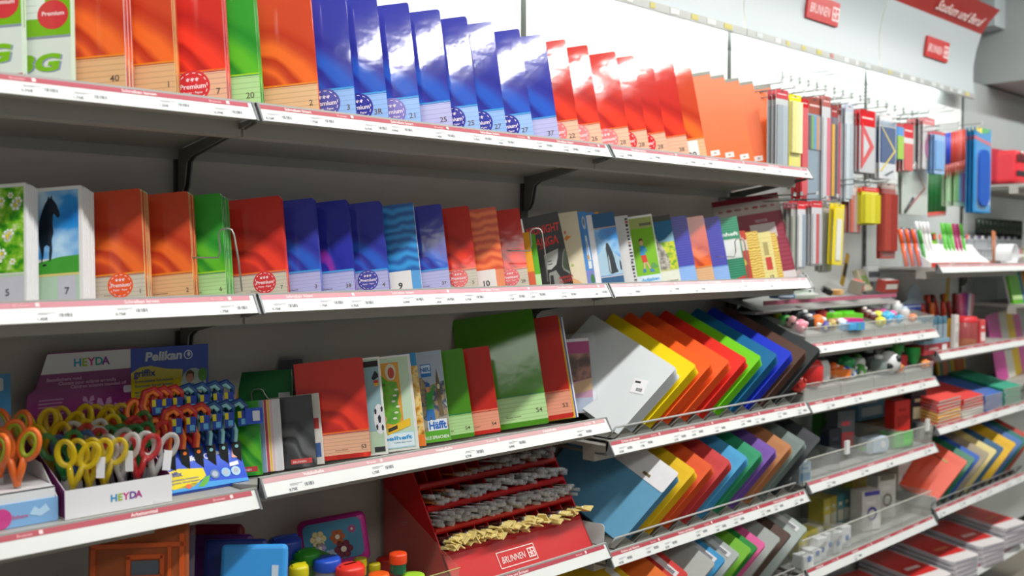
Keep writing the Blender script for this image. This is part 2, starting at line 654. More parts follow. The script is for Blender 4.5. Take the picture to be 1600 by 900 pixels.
# bay 4 (x 2..3) and bay 5 (x 3..4)
HA, HB, HC, HD = 1.210, 1.018, .755, .465
shelf('shelf with the upper clear tray of erasers and sharpeners', 2, 3, HA, RD, ('Arbeitsmittel', 5), P1, tags=4, flat=True)
shelf('shelf with the lower clear tray of football erasers', 2, 3, HB, RD, ('Arbeitsmittel', 5), P1, tags=4, flat=True)
shelf('shelf with the half empty clear tray of adhesive tape', 2, 3, HC, 'b9606c/s', ('Arbeitsmittel', 3), P1, tags=4, flat=True)
shelf('shelf with the clear tray of small white boxes', 2, 3, HD, RD, ('Arbeitsmittel', 4), P1, tags=1, flat=True)
HE, HFF, HG, HH, HI = 1.462, 1.118, .820, .486, .165
shelf('shelf with the pen displays under the hanging brushes', 3, 4, HE, 'c08990/s', ('Schreiben', 3), P1, tags=0, flat=True)
shelf('shelf with the glue stick box and the red lidded jar', 3, 4, HFF, RD, ('Malen und Zeichnen', 4), P1, tags=0, flat=True)
shelf('shelf with flat stacked red, blue and green card folders', 3, 4, HG, RD, ('Ordnen und Ablegen', 4), P1, tags=4, flat=True)
shelf('shelf with the leaning coloured card folders at the right', 3, 4, HH, RD, ('Ordnen und Ablegen', 4), P1, tags=6, flat=True)
shelf('bottom shelf with stacks of red covered pads', 3, 4, HI, '973d59/s', ('Blöcke', 3), P1, tags=4, flat=True)
for h_, lb in ((1.845, 'far shelf under the red zipped bags'), (1.49, 'far shelf beside the pen displays'), (1.28, 'far shelf carrying the green writing pads'), (.90, 'far shelf carrying sheets of coloured card')):
    shelf(lb, 4, 5, h_, RD, ('Schreiben', 3), P1, tags=0, flat=True)

# ------------------------------------------------------------------ canopy over the shelving
cp = [(.241, 2.262), (.247, 2.33), (.247, 2.40), (.235, 2.47), (.212, 2.545), (.175, 2.60), (.128, 2.645)]
for i in range(5):
    x0, x1 = i - 1 + .002, i - .002 - (.0 if i < 4 else .02)
    lab = ['white canopy fascia at the left end over the top shelf', 'white canopy fascia over the blue notebooks', 'white canopy fascia over the orange pads, left of the brand sign', 'white curved canopy fascia carrying the left brand sign', 'white curved canopy fascia with a red header at its right end'][i]
    c = thing('canopy', lab, 'canopy')
    m = MB()
    bk = [(y + .006, z) for y, z in cp]
    poly = cp + bk[::-1]
    n = len(poly)
    vs = [(x0, y, z) for y, z in poly] + [(x1, y, z) for y, z in poly]
    k = len(cp)
    fs = [(j, j + 1, n + j + 1, n + j) for j in range(k - 1)]
    if i == 4:
        m.add(vs, fs[:4], 'canopy_white', True).add(vs, fs[4:], 'a8302c/s', True)
    else:
        m.add(vs, fs, 'canopy_white', True)
    m.add(vs, [(j, j + 1, n + j + 1, n + j) for j in range(k, 2 * k - 1)] + [(k - 1, k, n + k, n + k - 1), (2 * k - 1, 0, n, n + 2 * k - 1)], 'canopy_white')
    m.add(vs, [(j, 2 * k - 1 - j, 2 * k - 2 - j, j + 1) for j in range(k - 1)] + [(n + j, n + j + 1, n + 2 * k - 2 - j, n + 2 * k - 1 - j) for j in range(k - 1)], 'd8d2b8/s')
    m.build('fascia', c)
    e = MB().box((x0, .234, 2.243), (x1, .252, 2.266), 'a8aca8/s')
    rr = random.Random(i)
    for q in range(9):
        xx = x0 + .05 + q * .1 + rr.random() * .03
        e.box((xx, .2325, 2.246), (xx + .02 + rr.random() * .03, .2345, 2.263), rr.choice(['d8dcd8', 'c08080', 'c8d0d0', 'c8c070', 'dcdcdc']))
    e.build('bottom_rail', c)


def brand_logo(m, w, h, fg, bg=None, frame=False, y=-.0004):
    """red field with hand drawn letters and a square mark, origin lower left, local xz"""
    if bg:
        m.decal([(0, 0), (w, 0), (w, h), (0, h)], y, bg)
    if frame:
        b = h * .05
        for q in ([(0, 0), (w, 0), (w, b), (0, b)], [(0, h - b), (w, h - b), (w, h), (0, h)], [(0, 0), (b, 0), (b, h), (0, h)], [(w - b, 0), (w, 0), (w, h), (w - b, h)]):
            m.decal(q, y, fg)
    m.text('BRUNNEN', h * .56, w * .07, h * .28, y - .0004, fg, .0, .25, w=w * .64)
    x, z, s = w * .78, h * .20, h * .58
    m.decal([(x, z), (x + s, z), (x + s, z + s), (x, z + s)], y - .0003, fg)
    b2 = bg or 'c81e22/s'
    for (a0, b0, a1, b1) in ((.12, .55, .42, .88), (.55, .62, .88, .88), (.12, .12, .32, .45), (.42, .12, .6, .30), (.68, .12, .88, .5), (.52, .40, .62, .55)):
        m.decal([(x + s * a0, z + s * b0), (x + s * a1, z + s * b0), (x + s * a1, z + s * b1), (x + s * a0, z + s * b1)], y - .0006, b2)


def sign_frame(p, q):
    """frame whose x is the shelf direction and z the chord from p to q, both on the canopy"""
    v = (q - p).normalized()
    n = v.cross(Vector((1, 0, 0)))
    return Matrix(((1, n.x, v.x, p.x), (0, n.y, v.y, p.y), (0, n.z, v.z, p.z), (0, 0, 0, 1)))


for (xx, lb) in ((2.40, 'left small red brand sign on the white canopy'), (3.42, 'right small red brand sign below the red canopy header')):
    m = MB()
    brand_logo(m, .235, .088, 'f4dede', 'c02c2a/s', y=-.0052)
    m.box((0, -.005, 0), (.235, .004, .088), 'c02c2a/s')
    tag(m.build('brand_sign', mw=sign_frame(Vector((xx, .2435, 2.372)), Vector((xx, .2325, 2.46)))), lb, 'sign')
m = MB().text('Studium und Beruf', .062, .40, .028, -.004, 'f4e4e0', .01, .12, w=.50)
m.build('lettering', [o for o in COL.objects if o.name.startswith('canopy') and 'red header' in o.get('label', '')][0], mw=sign_frame(Vector((3.0, .210, 2.546)), Vector((3.0, .128, 2.645))))


# ------------------------------------------------------------------ notebooks
def cover_mesh(w, h, t, style):
    """front face in local xz (x from -w to 0), thickness to +y; spine on the left"""
    m = MB()
    r = .006 if style.get('round', 1) else .0008
    main = style['main']
    bz = style.get('band', .265) * h
    th = .0007
    if style.get('band', .265) > 0:
        bot = .045 * h if style.get('foot', 1) else 0
        if bot:
            m.prism(rrect(-w, 0, 0, bot, min(r, bot * .4), '0100'), 0, th, main)
            m.prism([(-w, bot), (0, bot), (0, bz), (-w, bz)], 0, th, style['bandkey'])
        else:
            m.prism(rrect(-w, 0, 0, bz, r, '0100'), 0, th, style['bandkey'])
        m.prism(rrect(-w, bz, 0, h, r, '0010'), 0, th, main)
        m.decal([(-w, bz - .0006), (0, bz - .0006), (0, bz + .0022), (-w, bz + .0022)], -.00015, style.get('line', 'e86a20/g'))
        m.decal([(-w, bz - .003), (0, bz - .003), (0, bz - .0012), (-w, bz - .0012)], -.00015, style.get('line2', 'b04030/g'))
    else:
        m.prism(rrect(-w, 0, 0, h, r, '0110'), 0, th, main)
    m.prism(rrect(-w, 0, 0, h, r, '0110'), t - th, t, style.get('back', main))
    m.box((-w, 0, 0), (-w + .0008, t, h), style.get('back', main))
    return m


def badge(m, cx, cz, r, key, ink='f6e8ec'):
    m.decal(disc(cx, cz, r, 28), -.0003, key)
    k = r * .86
    ring = disc(cx, cz, k, 28)
    rin = disc(cx, cz, k * .95, 28)
    for i in range(0, 28, 2):
        j = (i + 1) % 28
        m.decal([ring[i], ring[j], rin[j], rin[i]], -.0005, ink)
    m.text('Premium', r * .42, cx, cz - r * .12, -.0006, ink, .02, align='c')
    m.text('Papier · Paper', r * .2, cx, cz - r * .42, -.0006, ink, .01, align='c')
    for i in (-1, 0, 1):
        m.text('*', r * .5, cx + i * r * .26, cz + r * .18, -.0006, ink, .02, align='c')


def pages(root, w, h, t, key, name='pages'):
    MB().box((-w + .001, .0008, .001), (-.0012, t - .0008, h - .0015), key).build(name, root)


def number(m, s, w, h, ink='5a4a3c', size=.085):
    m.text(s, h * size * .66, -w * .055, h * (.105 if h > .25 else .085), -.0004, ink, .01, align='r')


def pose(px, z, y, roll, lean, yaw=0.0):
    """upright pose facing the aisle at the angle all the books have; origin = lower right front corner"""
    B = FH.copy()
    Rr = CR.copy()
    if yaw:
        q = Matrix.Rotation(R_(yaw), 3, 'Z')
        B, Rr = q @ B, q @ Rr
    a, l = R_(roll), R_(lean)
    Z = Vector((0, 0, 1))
    u = Rr * math.cos(a) + Z * math.sin(a)
    v0 = Z * math.cos(a) - Rr * math.sin(a)
    v = v0 * math.cos(l) + B * math.sin(l)
    n = B * math.cos(l) - v0 * math.sin(l)
    x = xat(px, y, z)
    return Matrix(((u.x, n.x, v.x, x), (u.y, n.y, v.y, y), (u.z, n.z, v.z, z), (0, 0, 0, 1)))


STY = {
    'orange': dict(main='sw_orange', bandkey='ru_tan', line='f08a20/g', line2='c05028/g', name='orange red'),
    'red': dict(main='sw_red', bandkey='ru_peach', line='f07028/g', line2='b03848/g', name='red'),
    'redb': dict(main='sw_red', bandkey='ru_beige', line='f07028/g', line2='b03848/g', name='red'),
    'orangeb': dict(main='sw_orange', bandkey='ru_beige', line='f09020/g', line2='b04830/g', name='orange red'),
    'green': dict(main='sw_green', bandkey='ru_lgreen', line='a0d828/g', line2='2c8848/g', name='green'),
    'blue': dict(main='sw_blue', bandkey='ru_lblue', line='3aa0e0/g', line2='3a7cc8/g', name='blue'),
    'bluel': dict(main='sw_blue', bandkey='ru_lilac', line='3aa0e0/g', line2='4a7cc8/g', name='blue'),
    'violet': dict(main='sw_violet', bandkey='ru_lilac', line='3aa0e0/g', line2='4a7cc8/g', name='blue and purple'),
    'pinkred': dict(main='c83028/g', bandkey='ru_pink', line='f07c60/g', line2='c03c30/g', name='plain red'),
    'leaf': dict(main='4f8f22/g', bandkey='ru_lgreen', line='2a7a50/g', line2='8cc060/g', name='plain green'),
    'indigo': dict(main='ru_ind', bandkey='ru_lblue', line='3a80d0/g', line2='8ca8e0/g', name='indigo'),
}


def stack(px, z, y, w, h, style, num, where, n=2, t=.004, bdg=None, roll=7, lean=10, pg='pg_white', grp='', extra=None, gap=.0005, kindname='notebook', yaw=0):
    st = STY[style]
    lean += .9 * math.sin(px * 1.7) + (1.3 if px > 900 and z > 1.6 else 0)
    mw = pose(px, z, y, roll, lean, yaw)
    base = '%s %s' % (st['name'], kindname)
    lab = ' '.join((base + (' numbered %s' % num if num else '') + ' ' + where).split()[:16])
    r = thing('notebook', lab, 'notebook', mw, grp)
    m = cover_mesh(w, h, t, st)
    if num:
        number(m, num, w, h)
    m.text('Brunnen Schulheft', h * .017, -w * .50, h * .085, -.0004, '5a4034', .012)
    m.text('liniert · ruled', h * .011, -w * .50, h * .068, -.0004, '8c7464', .0)
    if bdg:
        badge(m, -w * .30, h * .168, w * .155, bdg)
    if extra:
        extra(m, w, h)
    m.build('cover', r)
    pages(r, w, h, t, pg)
    rest(r, mw, n, t, gap, '%s %s behind the copy %s' % (st['name'], kindname, ('numbered ' + num + ' ' if num else '') + where))
    return r


def rest(r, mw, n, t, gap, label):
    rr = random.Random(label)
    u, nn, v = mw.col[0].xyz, mw.col[1].xyz, mw.col[2].xyz
    for i in range(1, n):
        q = mw.copy()
        o = mw.col[3].xyz + nn * (i * (t + gap)) + u * rr.uniform(-.0015, .0008) + v * rr.uniform(-.0005, .0012)
        q.col[3] = (o.x, o.y, o.z, 1)
        dup(r, q, ' '.join(label.split()[:15]), '' + label)


def roll_of(px):
    return 5 + 4 * (px - 130) / 1090


# ---- top shelf
Z1, Y1 = 1.771, .055
A4 = (.210, .297)
G1 = 'large notebooks on the top shelf'


def g3(m, w, h):
    m.decal([(-w, h * .33), (0, h * .33), (0, h), (-w, h)], -.0002, '78b41c/g')
    m.decal([(-w, h * .32), (0, h * .32), (0, h * .335), (-w, h * .335)], -.0003, '8890a0')
    m.decal([(-w * .97, h * .44), (-w * .2, h * .44), (-w * .22, h), (-w * .97, h)], -.0003, 'dce4dc')
    for k in range(12):
        z = h * (.48 + k * .04)
        m.decal([(-w * .95, z), (-w * .27, z), (-w * .27, z + .0007), (-w * .95, z + .0007)], -.0004, '98a8a0')
    m.decal(disc(-w * .14, h * .46, w * .125, 24), -.0005, 'd03c40/g')
    m.text('Premium', w * .05, -w * .14, h * .455, -.0007, 'f4e0e0', .02, align='c')
    m.text('3G', h * .135, -w * .425, h * .125, -.0004, '8c94b0', .05, .15, w=w * .36)
    m.text('3G', h * .135, -w * .44, h * .13, -.0006, '7cb81e/g', .05, .15, w=w * .36)
    m.decal([(-w, 0), (0, 0), (0, h * .055), (-w, h * .04)], -.0003, 'c02c40/g')


STY['g3'] = dict(main='d8e0d8/g', bandkey='d8e0d8/g', band=0, name='white and green', round=0)
stack(36, Z1 + .006, Y1, *A4, 'g3', None, 'with big 3G letters at the left edge of the top shelf', 4, .004, roll=5, extra=g3, pg='pg_green', grp=G1, kindname='3G exercise book')
stack(112, Z1 + .002, Y1, *A4, 'g3', None, 'with big 3G letters left of the orange book numbered 40', 4, .004, roll=5, extra=g3, pg='pg_green', grp=G1, kindname='3G exercise book')
top = [(198, 'orange', '40', None, 4, 'pg_white', 'beside the 3G exercise books'), (276, 'orange', '1', None, 3, 'pg_green', 'just left of the red one with badge, top shelf'), (356, 'red', '7', 'd83c40/g', 3, 'pg_white', 'with round badge on the top shelf'),
       (409, 'green', '20', None, 3, 'pg_white', 'on the top shelf'), (500, 'orange', '2', None, 3, 'pg_cream', 'on the top shelf, before the blue row'),
       (558, 'blue', '3', '5a5cac/g', 3, 'pg_white', 'first of the blue row, top shelf'), (609, 'blue', '3R', '3a3ca0/g', 2, 'pg_white', 'second of the blue row, top shelf'), (660, 'blue', '21', '8a80c8/g', 2, 'pg_white', 'third of the blue row, top shelf'),
       (709, 'bluel', '25', None, 2, 'pg_white', 'fourth of the blue row, top shelf'), (752, 'blue', '25', '3a3ca0/g', 2, 'pg_white', 'fifth of the blue row, top shelf'),
       (794, 'blue', '27', '3c46a8/g', 2, 'pg_white', 'sixth of the blue row, top shelf'), (836, 'blue', '27', '3a3ca0/g', 2, 'pg_white', 'seventh of the blue row, top shelf'), (876, 'bluel', '37', None, 2, 'pg_white', 'eighth of the blue row, top shelf'),
       (909, 'red', '22', 'f08080/g', 2, 'pg_white', 'first of the red row, top shelf'), (944, 'red', '26', 'f09090/g', 2, 'pg_white', 'second of the red row, top shelf'), (988, 'red', '28', 'f08484/g', 2, 'pg_white', 'third of the red row, top shelf'),
       (1017, 'red', '28', 'e03c40/g', 2, 'pg_white', 'fourth of the red row, top shelf'), (1046, 'red', '28', 'dc3038/g', 2, 'pg_white', 'fifth of the red row, top shelf'), (1079, 'red', '38', None, 2, 'pg_white', 'sixth of the red row, top shelf'),
       (1107, 'orange', '', None, 2, 'pg_white', 'with a white square reading 29 on the top shelf')]


def x29(m, w, h):
    m.decal([(-w * .42, h * .02), (-w * .1, h * .02), (-w * .1, h * .245), (-w * .42, h * .245)], -.0004, 'f0f0ec/g')
    m.text('29', h * .085, -w * .14, h * .07, -.0006, '303028', .02, align='r')


for (px, sty, num, bd, n, pg, wh) in top:
    stack(px, Z1, Y1, *A4, sty, num, wh, n + (1 if px < 420 else 0), .0068 if px < 420 else .0045, bd, roll_of(px), 10, pg, G1, x29 if '29' in wh else None)


def pad(px, wh):
    wh = wh.replace('plain orange writing pad with dark top binding, ', 'orange writing pad, ')
    w, h = A4
    mw = pose(px, Z1, Y1, roll_of(px), 10)
    r = thing('writing_pad', wh, 'writing pad', mw, 'plain orange pads on the top shelf')
    m = MB().box((-w, 0, 0), (0, .008, h - .010), 'ee6c26/s').box((-w, -.0006, h - .010), (0, .0086, h), '7c8074/s')
    m.decal([(-w * .20, h * .11), (-w * .07, h * .11), (-w * .07, h * .165), (-w * .20, h * .165)], -.0004, 'ece8e4')
    m.text('50', .008, -w * .135, h * .128, -.0006, '303030', .02, align='c')
    m.build('cover', r)
    return r


for k, (px, d) in enumerate(((1136, 'left end'), (1158, 'second from left'), (1181, 'middle'), (1203, 'fourth from left'), (1231, 'right end'))):
    pad(px, 'plain orange writing pad with dark top binding, %s of the five on the top shelf' % d)

# ---- second shelf
Z2 = 1.4145
A5 = (.148, .210)
G2 = 'small notebooks on the second shelf'


def y2(px):
    if px > 1036:
        return .105 - .085 * (px - 1036) / 133
    return .08 + .035 * min(1, max(0, (px - 200) / 600))


def picture_book(px, z, y, w, h, label, paint, t=.006, n=1, pg='pg_white', roll=None, lean=10, back='e8e8e4/g', grp=None, copies=None, yaw=0):
    mw = pose(px, z, y, roll_of(px) if roll is None else roll, lean, yaw)
    r = thing('picture_notebook', label, 'notebook', mw, grp)
    m = MB()
    m.box((-w, 0, 0), (0, .0008, h), back).box((-w, t - .0008, 0), (0, t, h), back).box((-w, 0, 0), (-w + .001, t, h), back)
    paint(m, w * VIS.get(paint.__name__, 1), h)
    m.build('cover', r)
    pages(r, w, h, t, pg)
    if n > 1:
        rest(r, mw, n, t, .0006, copies)
    return r


VIS = {'horse': .55, 'manga': .66, 'penguin': .42, 'boy': .5, 'cat': .45, 'haefft': .5, 'vokabel': .62, 'football': .36, 'cartoonblue': .3, 'mixblue': .2, 'bw': .3, 'teal': .62, 'cream': .5, 'goldhouse': .3, 'flowers': .9}


def D(m, w, h, pts, key, lay=1):
    """polygon in cover fractions (0..1 from lower left)"""
    m.decal([(-w + a * w, b * h) for a, b in pts], -.0002 * lay, key)


def box4(a, b, c, d):
    return [(a, b), (c, b), (c, d), (a, d)]


def ell(cx, cz, rx, rz, n=18):
    return [(cx + rx * math.cos(2 * PI * i / n), cz + rz * math.sin(2 * PI * i / n)) for i in range(n)]


def flowers(m, w, h):
    D(m, w, h, box4(.05, .28, .97, .97), 'meadow')
    D(m, w, h, box4(.05, .02, .97, .27), 'b8d0b0')
    D(m, w, h, box4(.55, .02, .97, .25), 'c8c8d4', 2)
    m.text('5', h * .075, -w * .24, h * .1, -.0008, '50505c', .02, align='c')
    rr = random.Random(3)
    for i in range(26):
        cx, cz, s = .1 + .83 * rr.random(), .31 + .6 * rr.random(), .02 + .02 * rr.random()
        for k in range(6):
            a = k * PI / 3
            D(m, w, h, ell(cx + s * 1.2 * math.cos(a), cz + s * .85 * math.sin(a), s * .55, s * .4, 8), 'f4f4ec', 3)
        D(m, w, h, ell(cx, cz, s * .55, s * .4, 8), 'e8d020', 4)
    D(m, w, h, ell(.45, .46, .09, .07), 'e8dc30', 5)


def horse(m, w, h):
    D(m, w, h, box4(.03, .40, .93, .97), 'clouds')
    D(m, w, h, [(.03, .27), (.93, .27), (.93, .42), (.5, .41), (.03, .37)], '3c9a28', 2)
    D(m, w, h, box4(.03, .255, .93, .275), 'd8c878', 3)
    D(m, w, h, box4(.03, .02, .93, .255), 'b0ccb4', 2)
    D(m, w, h, box4(.48, .02, .86, .25), 'c0c0cc', 3)
    m.text('7', h * .08, -w * .33, h * .1, -.0010, '50505c', .02, align='c')
    body = [(.08, .60), (.10, .72), (.16, .80), (.22, .86), (.27, .89), (.30, .93), (.33, .905), (.37, .935), (.385, .90), (.46, .86), (.53, .79), (.54, .755), (.49, .735), (.45, .76), (.40, .775), (.38, .70), (.40, .62), (.36, .55), (.37, .47), (.345, .40), (.30, .375), (.30, .44), (.315, .50), (.25, .52), (.20, .50), (.185, .43), (.155, .38), (.13, .36), (.14, .43), (.10, .52)]
    D(m, w, h, body, 'horse', 4)
    D(m, w, h, [(.17, .36), (.24, .36), (.24, .345), (.16, .34)], '0c1c14', 5)


def manga(m, w, h):
    D(m, w, h, box4(0, 0, 1, 1), '1a1a1c/s')
    m.text('MIDNIGHT', h * .145, -w * .97, h * .76, -.0009, 'e84038', .02, .1, w=w * .93)
    m.text('MANGA', h * .15, -w * .95, h * .60, -.0006, 'e84038', .02, .12, w=w * .80)
    D(m, w, h, [(.3, .555), (.84, .63), (.84, .645), (.3, .575)], 'c02420', 3)
    D(m, w, h, [(.38, .48), (.80, .53), (.74, .42), (.66, .33), (.50, .28), (.36, .29)], 'b8b8b4', 3)
    D(m, w, h, [(.44, .34), (.56, .345), (.55, .355), (.44, .35)], '303030', 4)
    D(m, w, h, [(.45, .38), (.57, .385), (.56, .395), (.45, .39)], '303030', 4)
    D(m, w, h, [(.98, .52), (.90, .46), (.80, .30), (.82, .24), (.98, .17)], '787c74', 3)
    D(m, w, h, [(.98, .50), (.91, .45), (.83, .31), (.85, .26), (.98, .21)], '34402c', 4)
    D(m, w, h, [(.36, .05), (.42, .24), (.62, .26), (.74, .10), (.74, .02), (.36, .02)], '8c8c88', 3)
    D(m, w, h, [(.40, .10), (.44, .21), (.52, .2), (.50, .04)], '202020', 4)
    m.text('MANGA', h * .05, -w * .35, h * .13, -.0008, 'b02420', .02, .2)
    m.text('NOTES', h * .05, -w * .35, h * .08, -.0008, 'b02420', .02, .2)


def penguin(m, w, h):
    D(m, w, h, box4(0, 0, 1, 1), '2a5c88')
    D(m, w, h, box4(0, .15, 1, .80), 'clouds', 2)
    D(m, w, h, [(0, .45), (.4, .55), (1, .38), (1, .17), (0, .17)], 'a8c8dc', 3)
    D(m, w, h, box4(0, .795, 1, .81), 'c8a8a4', 4)
    D(m, w, h, box4(0, .145, 1, .16), 'c8c8cc', 4)
    D(m, w, h, [(.42, .22), (.42, .40), (.40, .52), (.44, .59), (.52, .60), (.58, .56), (.66, .48), (.72, .38), (.76, .25), (.82, .20), (.5, .18)], '28343c', 5)
    D(m, w, h, [(.45, .22), (.445, .38), (.47, .45), (.50, .34), (.50, .2)], 'b8c4c8', 6)
    D(m, w, h, [(.92, .22), (.91, .30), (.94, .36), (.98, .32), (.98, .22)], '28343c', 5)


def cat(m, w, h):
    D(m, w, h, box4(0, .22, 1, 1), 'meadow2')
    D(m, w, h, box4(0, .62, 1, 1), '1c6c98', 2)
    D(m, w, h, box4(0, .92, 1, 1), '4a4c44', 3)
    D(m, w, h, [(.15, .62), (.6, .66), (1, .76), (1, .62)], '88b8d0', 3)
    D(m, w, h, [(.0, .22), (.0, .95), (.16, .86), (.25, .66), (.45, .56), (.62, .42), (.66, .30), (.6, .22)], 'fur', 4)
    D(m, w, h, box4(0, .215, 1, .23), 'c8cc60', 5)
    D(m, w, h, box4(0, 0, 1, .215), 'e0e4d4', 2)
    m.text('Aufgabenheft', h * .03, -w * .6, h * .06, -.0006, '606050', .02)


def boy(m, w, h):
    D(m, w, h, box4(.03, .03, .97, .97), '7cbc14')
    D(m, w, h, box4(.03, .82, .97, .97), 'a8b464', 2)
    D(m, w, h, box4(.45, .85, .92, .89), '6a7058', 3)
    D(m, w, h, box4(.03, .03, .97, .155), 'd4e4f0', 3)
    m.text('Aufgaben', h * .065, -w * .10, h * .075, -.0008, '3498d8', .03, align='r')
    D(m, w, h, ell(.42, .62, .07, .045), 'e0b090', 4)
    D(m, w, h, [(.33, .63), (.36, .675), (.47, .675), (.5, .63), (.42, .65)], '5a3018', 5)
    D(m, w, h, [(.34, .57), (.52, .57), (.60, .50), (.56, .47), (.50, .52), (.50, .44), (.32, .44)], '3c9cd8', 4)
    D(m, w, h, [(.33, .44), (.53, .44), (.56, .34), (.36, .34)], 'd84028', 5)
    D(m, w, h, [(.40, .34), (.46, .34), (.42, .24), (.36, .24)], 'e0b090', 4)
    D(m, w, h, [(.48, .34), (.55, .34), (.66, .24), (.6, .23)], 'e0b090', 4)
    D(m, w, h, [(.32, .20), (.44, .20), (.44, .25), (.34, .25)], '3c78b0', 6)
    D(m, w, h, [(.60, .20), (.78, .19), (.76, .22), (.66, .25), (.6, .24)], '4a80b8', 6)
    D(m, w, h, [(.62, .26), (.7, .32), (.84, .31), (.94, .25), (.8, .24)], '5c9c50', 5)


def cream(m, w, h):
    D(m, w, h, box4(0, 0, 1, 1), 'dcd0b4')
    D(m, w, h, [(.4, .66), (.5, .70), (.62, .68), (.7, .69), (.55, .65), (.45, .62)], 'e88838', 2)
    D(m, w, h, ell(.45, .74, .04, .02), 'd86040', 2)
    D(m, w, h, [(.2, .02), (.9, .02), (.7, .09), (.4, .16)], 'e0a878', 2)
    D(m, w, h, ell(.55, .3, .05, .02), '98b050', 2)


def cartoonblue(m, w, h):
    D(m, w, h, box4(0, 0, 1, 1), '4a8cd0')
    D(m, w, h, box4(0, 0, 1, .22), '7c84c8', 2)
    D(m, w, h, ell(.8, .85, .10, .09), 'c0c8d0', 3)
    D(m, w, h, ell(.8, .86, .06, .05), '6c8098', 4)
    D(m, w, h, [(.72, .35), (.76, .68), (.84, .68), (.94, .35)], 'dce8f0', 3)
    D(m, w, h, box4(.78, .36, .82, .60), '5888b8', 4)
    D(m, w, h, box4(.72, .24, .92, .34), 'e0e4e0', 3)
    D(m, w, h, box4(.72, .36, .84, .42), 'e0a830', 4)
    D(m, w, h, ell(.85, .10, .12, .07), '3c7c3c', 3)


def mixblue(m, w, h):
    D(m, w, h, box4(0, 0, 1, 1), '2864b4')
    D(m, w, h, box4(0, .86, 1, 1), 'e09820', 2)
    D(m, w, h, box4(.5, .36, 1, .44), 'd07850', 2)
    D(m, w, h, box4(.5, .50, 1, .56), 'c85878', 2)
    D(m, w, h, box4(.5, .24, 1, .34), '88b8e8', 2)
    D(m, w, h, ell(.8, .16, .2, .06), '409040', 3)


def bw(m, w, h):
    D(m, w, h, box4(0, 0, 1, 1), 'd0d0d0')
    rr = random.Random(5)
    for i in range(20):
        z = .02 + i * .048
        D(m, w, h, box4(.74 + .05 * rr.random(), z, .9 + .06 * rr.random(), z + .02 + .02 * rr.random()), rr.choice(['303034', '484850', 'a05050', '202024']), 2)


def teal(m, w, h):
    D(m, w, h, box4(0, 0, 1, 1), 'ru_grn2')
    m.text('Aufgabenheft', h * .075, -w * .05, h * .72, -.0006, 'e4f0e8', .03, align='r', w=w * 1.4)
    D(m, w, h, box4(.3, .38, .96, .67), 'd4dcd4', 2)
    D(m, w, h, box4(.36, .40, .92, .65), 'e4e8e4', 3)
    D(m, w, h, [(.62, .02), (.96, .05), (.96, .12), (.62, .08)], 'cc3838', 3)


def redwhite(m, w, h):
    D(m, w, h, box4(0, 0, 1, 1), 'c03c2c')
    D(m, w, h, box4(0, .62, 1, .82), 'd8ccc0', 2)
    D(m, w, h, [(.6, .3), (.95, .36), (.8, .5)], 'd8b040', 2)
    m.text('1.', h * .1, -w * .1, h * .86, -.0006, 'f0e0d0', .02, align='r')


def goldp(m, w, h):
    D(m, w, h, box4(0, 0, 1, 1), 'gold_fan')


def creamy(m, w, h):
    D(m, w, h, box4(0, 0, 1, 1), 'e4d890')
    for i in range(9):
        D(m, w, h, box4(.05, .2 + i * .085, .95, .205 + i * .085), 'b8ac70', 2)
    D(m, w, h, box4(.72, .25, .9, .5), 'c83c34', 3)
    m.text('12', h * .09, -w * .18, h * .08, -.0008, '303028', .03, align='c')
    D(m, w, h, box4(.72, .54, .86, .8), 'b0a064', 3)


def maroon(m, w, h):
    D(m, w, h, box4(0, 0, 1, 1), '8c1c38/s')
    for i in range(11):
        D(m, w, h, box4(.05, .16 + i * .048, .97, .182 + i * .048), '982c46', 2)
    D(m, w, h, box4(0, .80, 1, .94), 'b8aca8', 3)
    for k in range(7):
        D(m, w, h, ell(.1 + k * .13, .87, .035 + .012 * (k % 3), .014), ['a06c68', '903c40', '8c6c60'][k % 3], 4)
    D(m, w, h, box4(.48, .52, .86, .68), 'ccc0c0', 3)
    D(m, w, h, box4(.58, .70, .76, .73), 'b48c98', 3)
    m.text('Schuljahr', h * .02, -w * .32, h * .706, -.001, '702038', .01, align='c')
    D(m, w, h, box4(0, .05, 1, .13), 'd0c8c8', 3)
    m.text('Klassenbuch', h * .025, -w * .55, h * .08, -.001, '40202c', .02)


def wire_divider(px, pz, y, hgt, label):
    """bent chrome wire standing on the shelf"""
    p = at(px, pz, y)
    m = MB()
    u = Vector((CR.x, CR.y, 0)) * 1.0
    f = lambda a, b: (p.x + u.x * a, p.y + u.y * a, p.z + b)
    m.tube([f(0, 0), f(-.006, hgt * .5), f(-.014, hgt - .012), f(-.018, hgt - .003), f(-.026, hgt), f(-.038, hgt - .002), f(-.043, hgt - .01), f(-.040, hgt - .04), f(-.044, hgt - .055), f(-.10, hgt - .055)], .0017, 'a8aaa4/m')
    tag(m.build('wire_divider'), label, 'shelf divider', 'chrome wire shelf dividers')


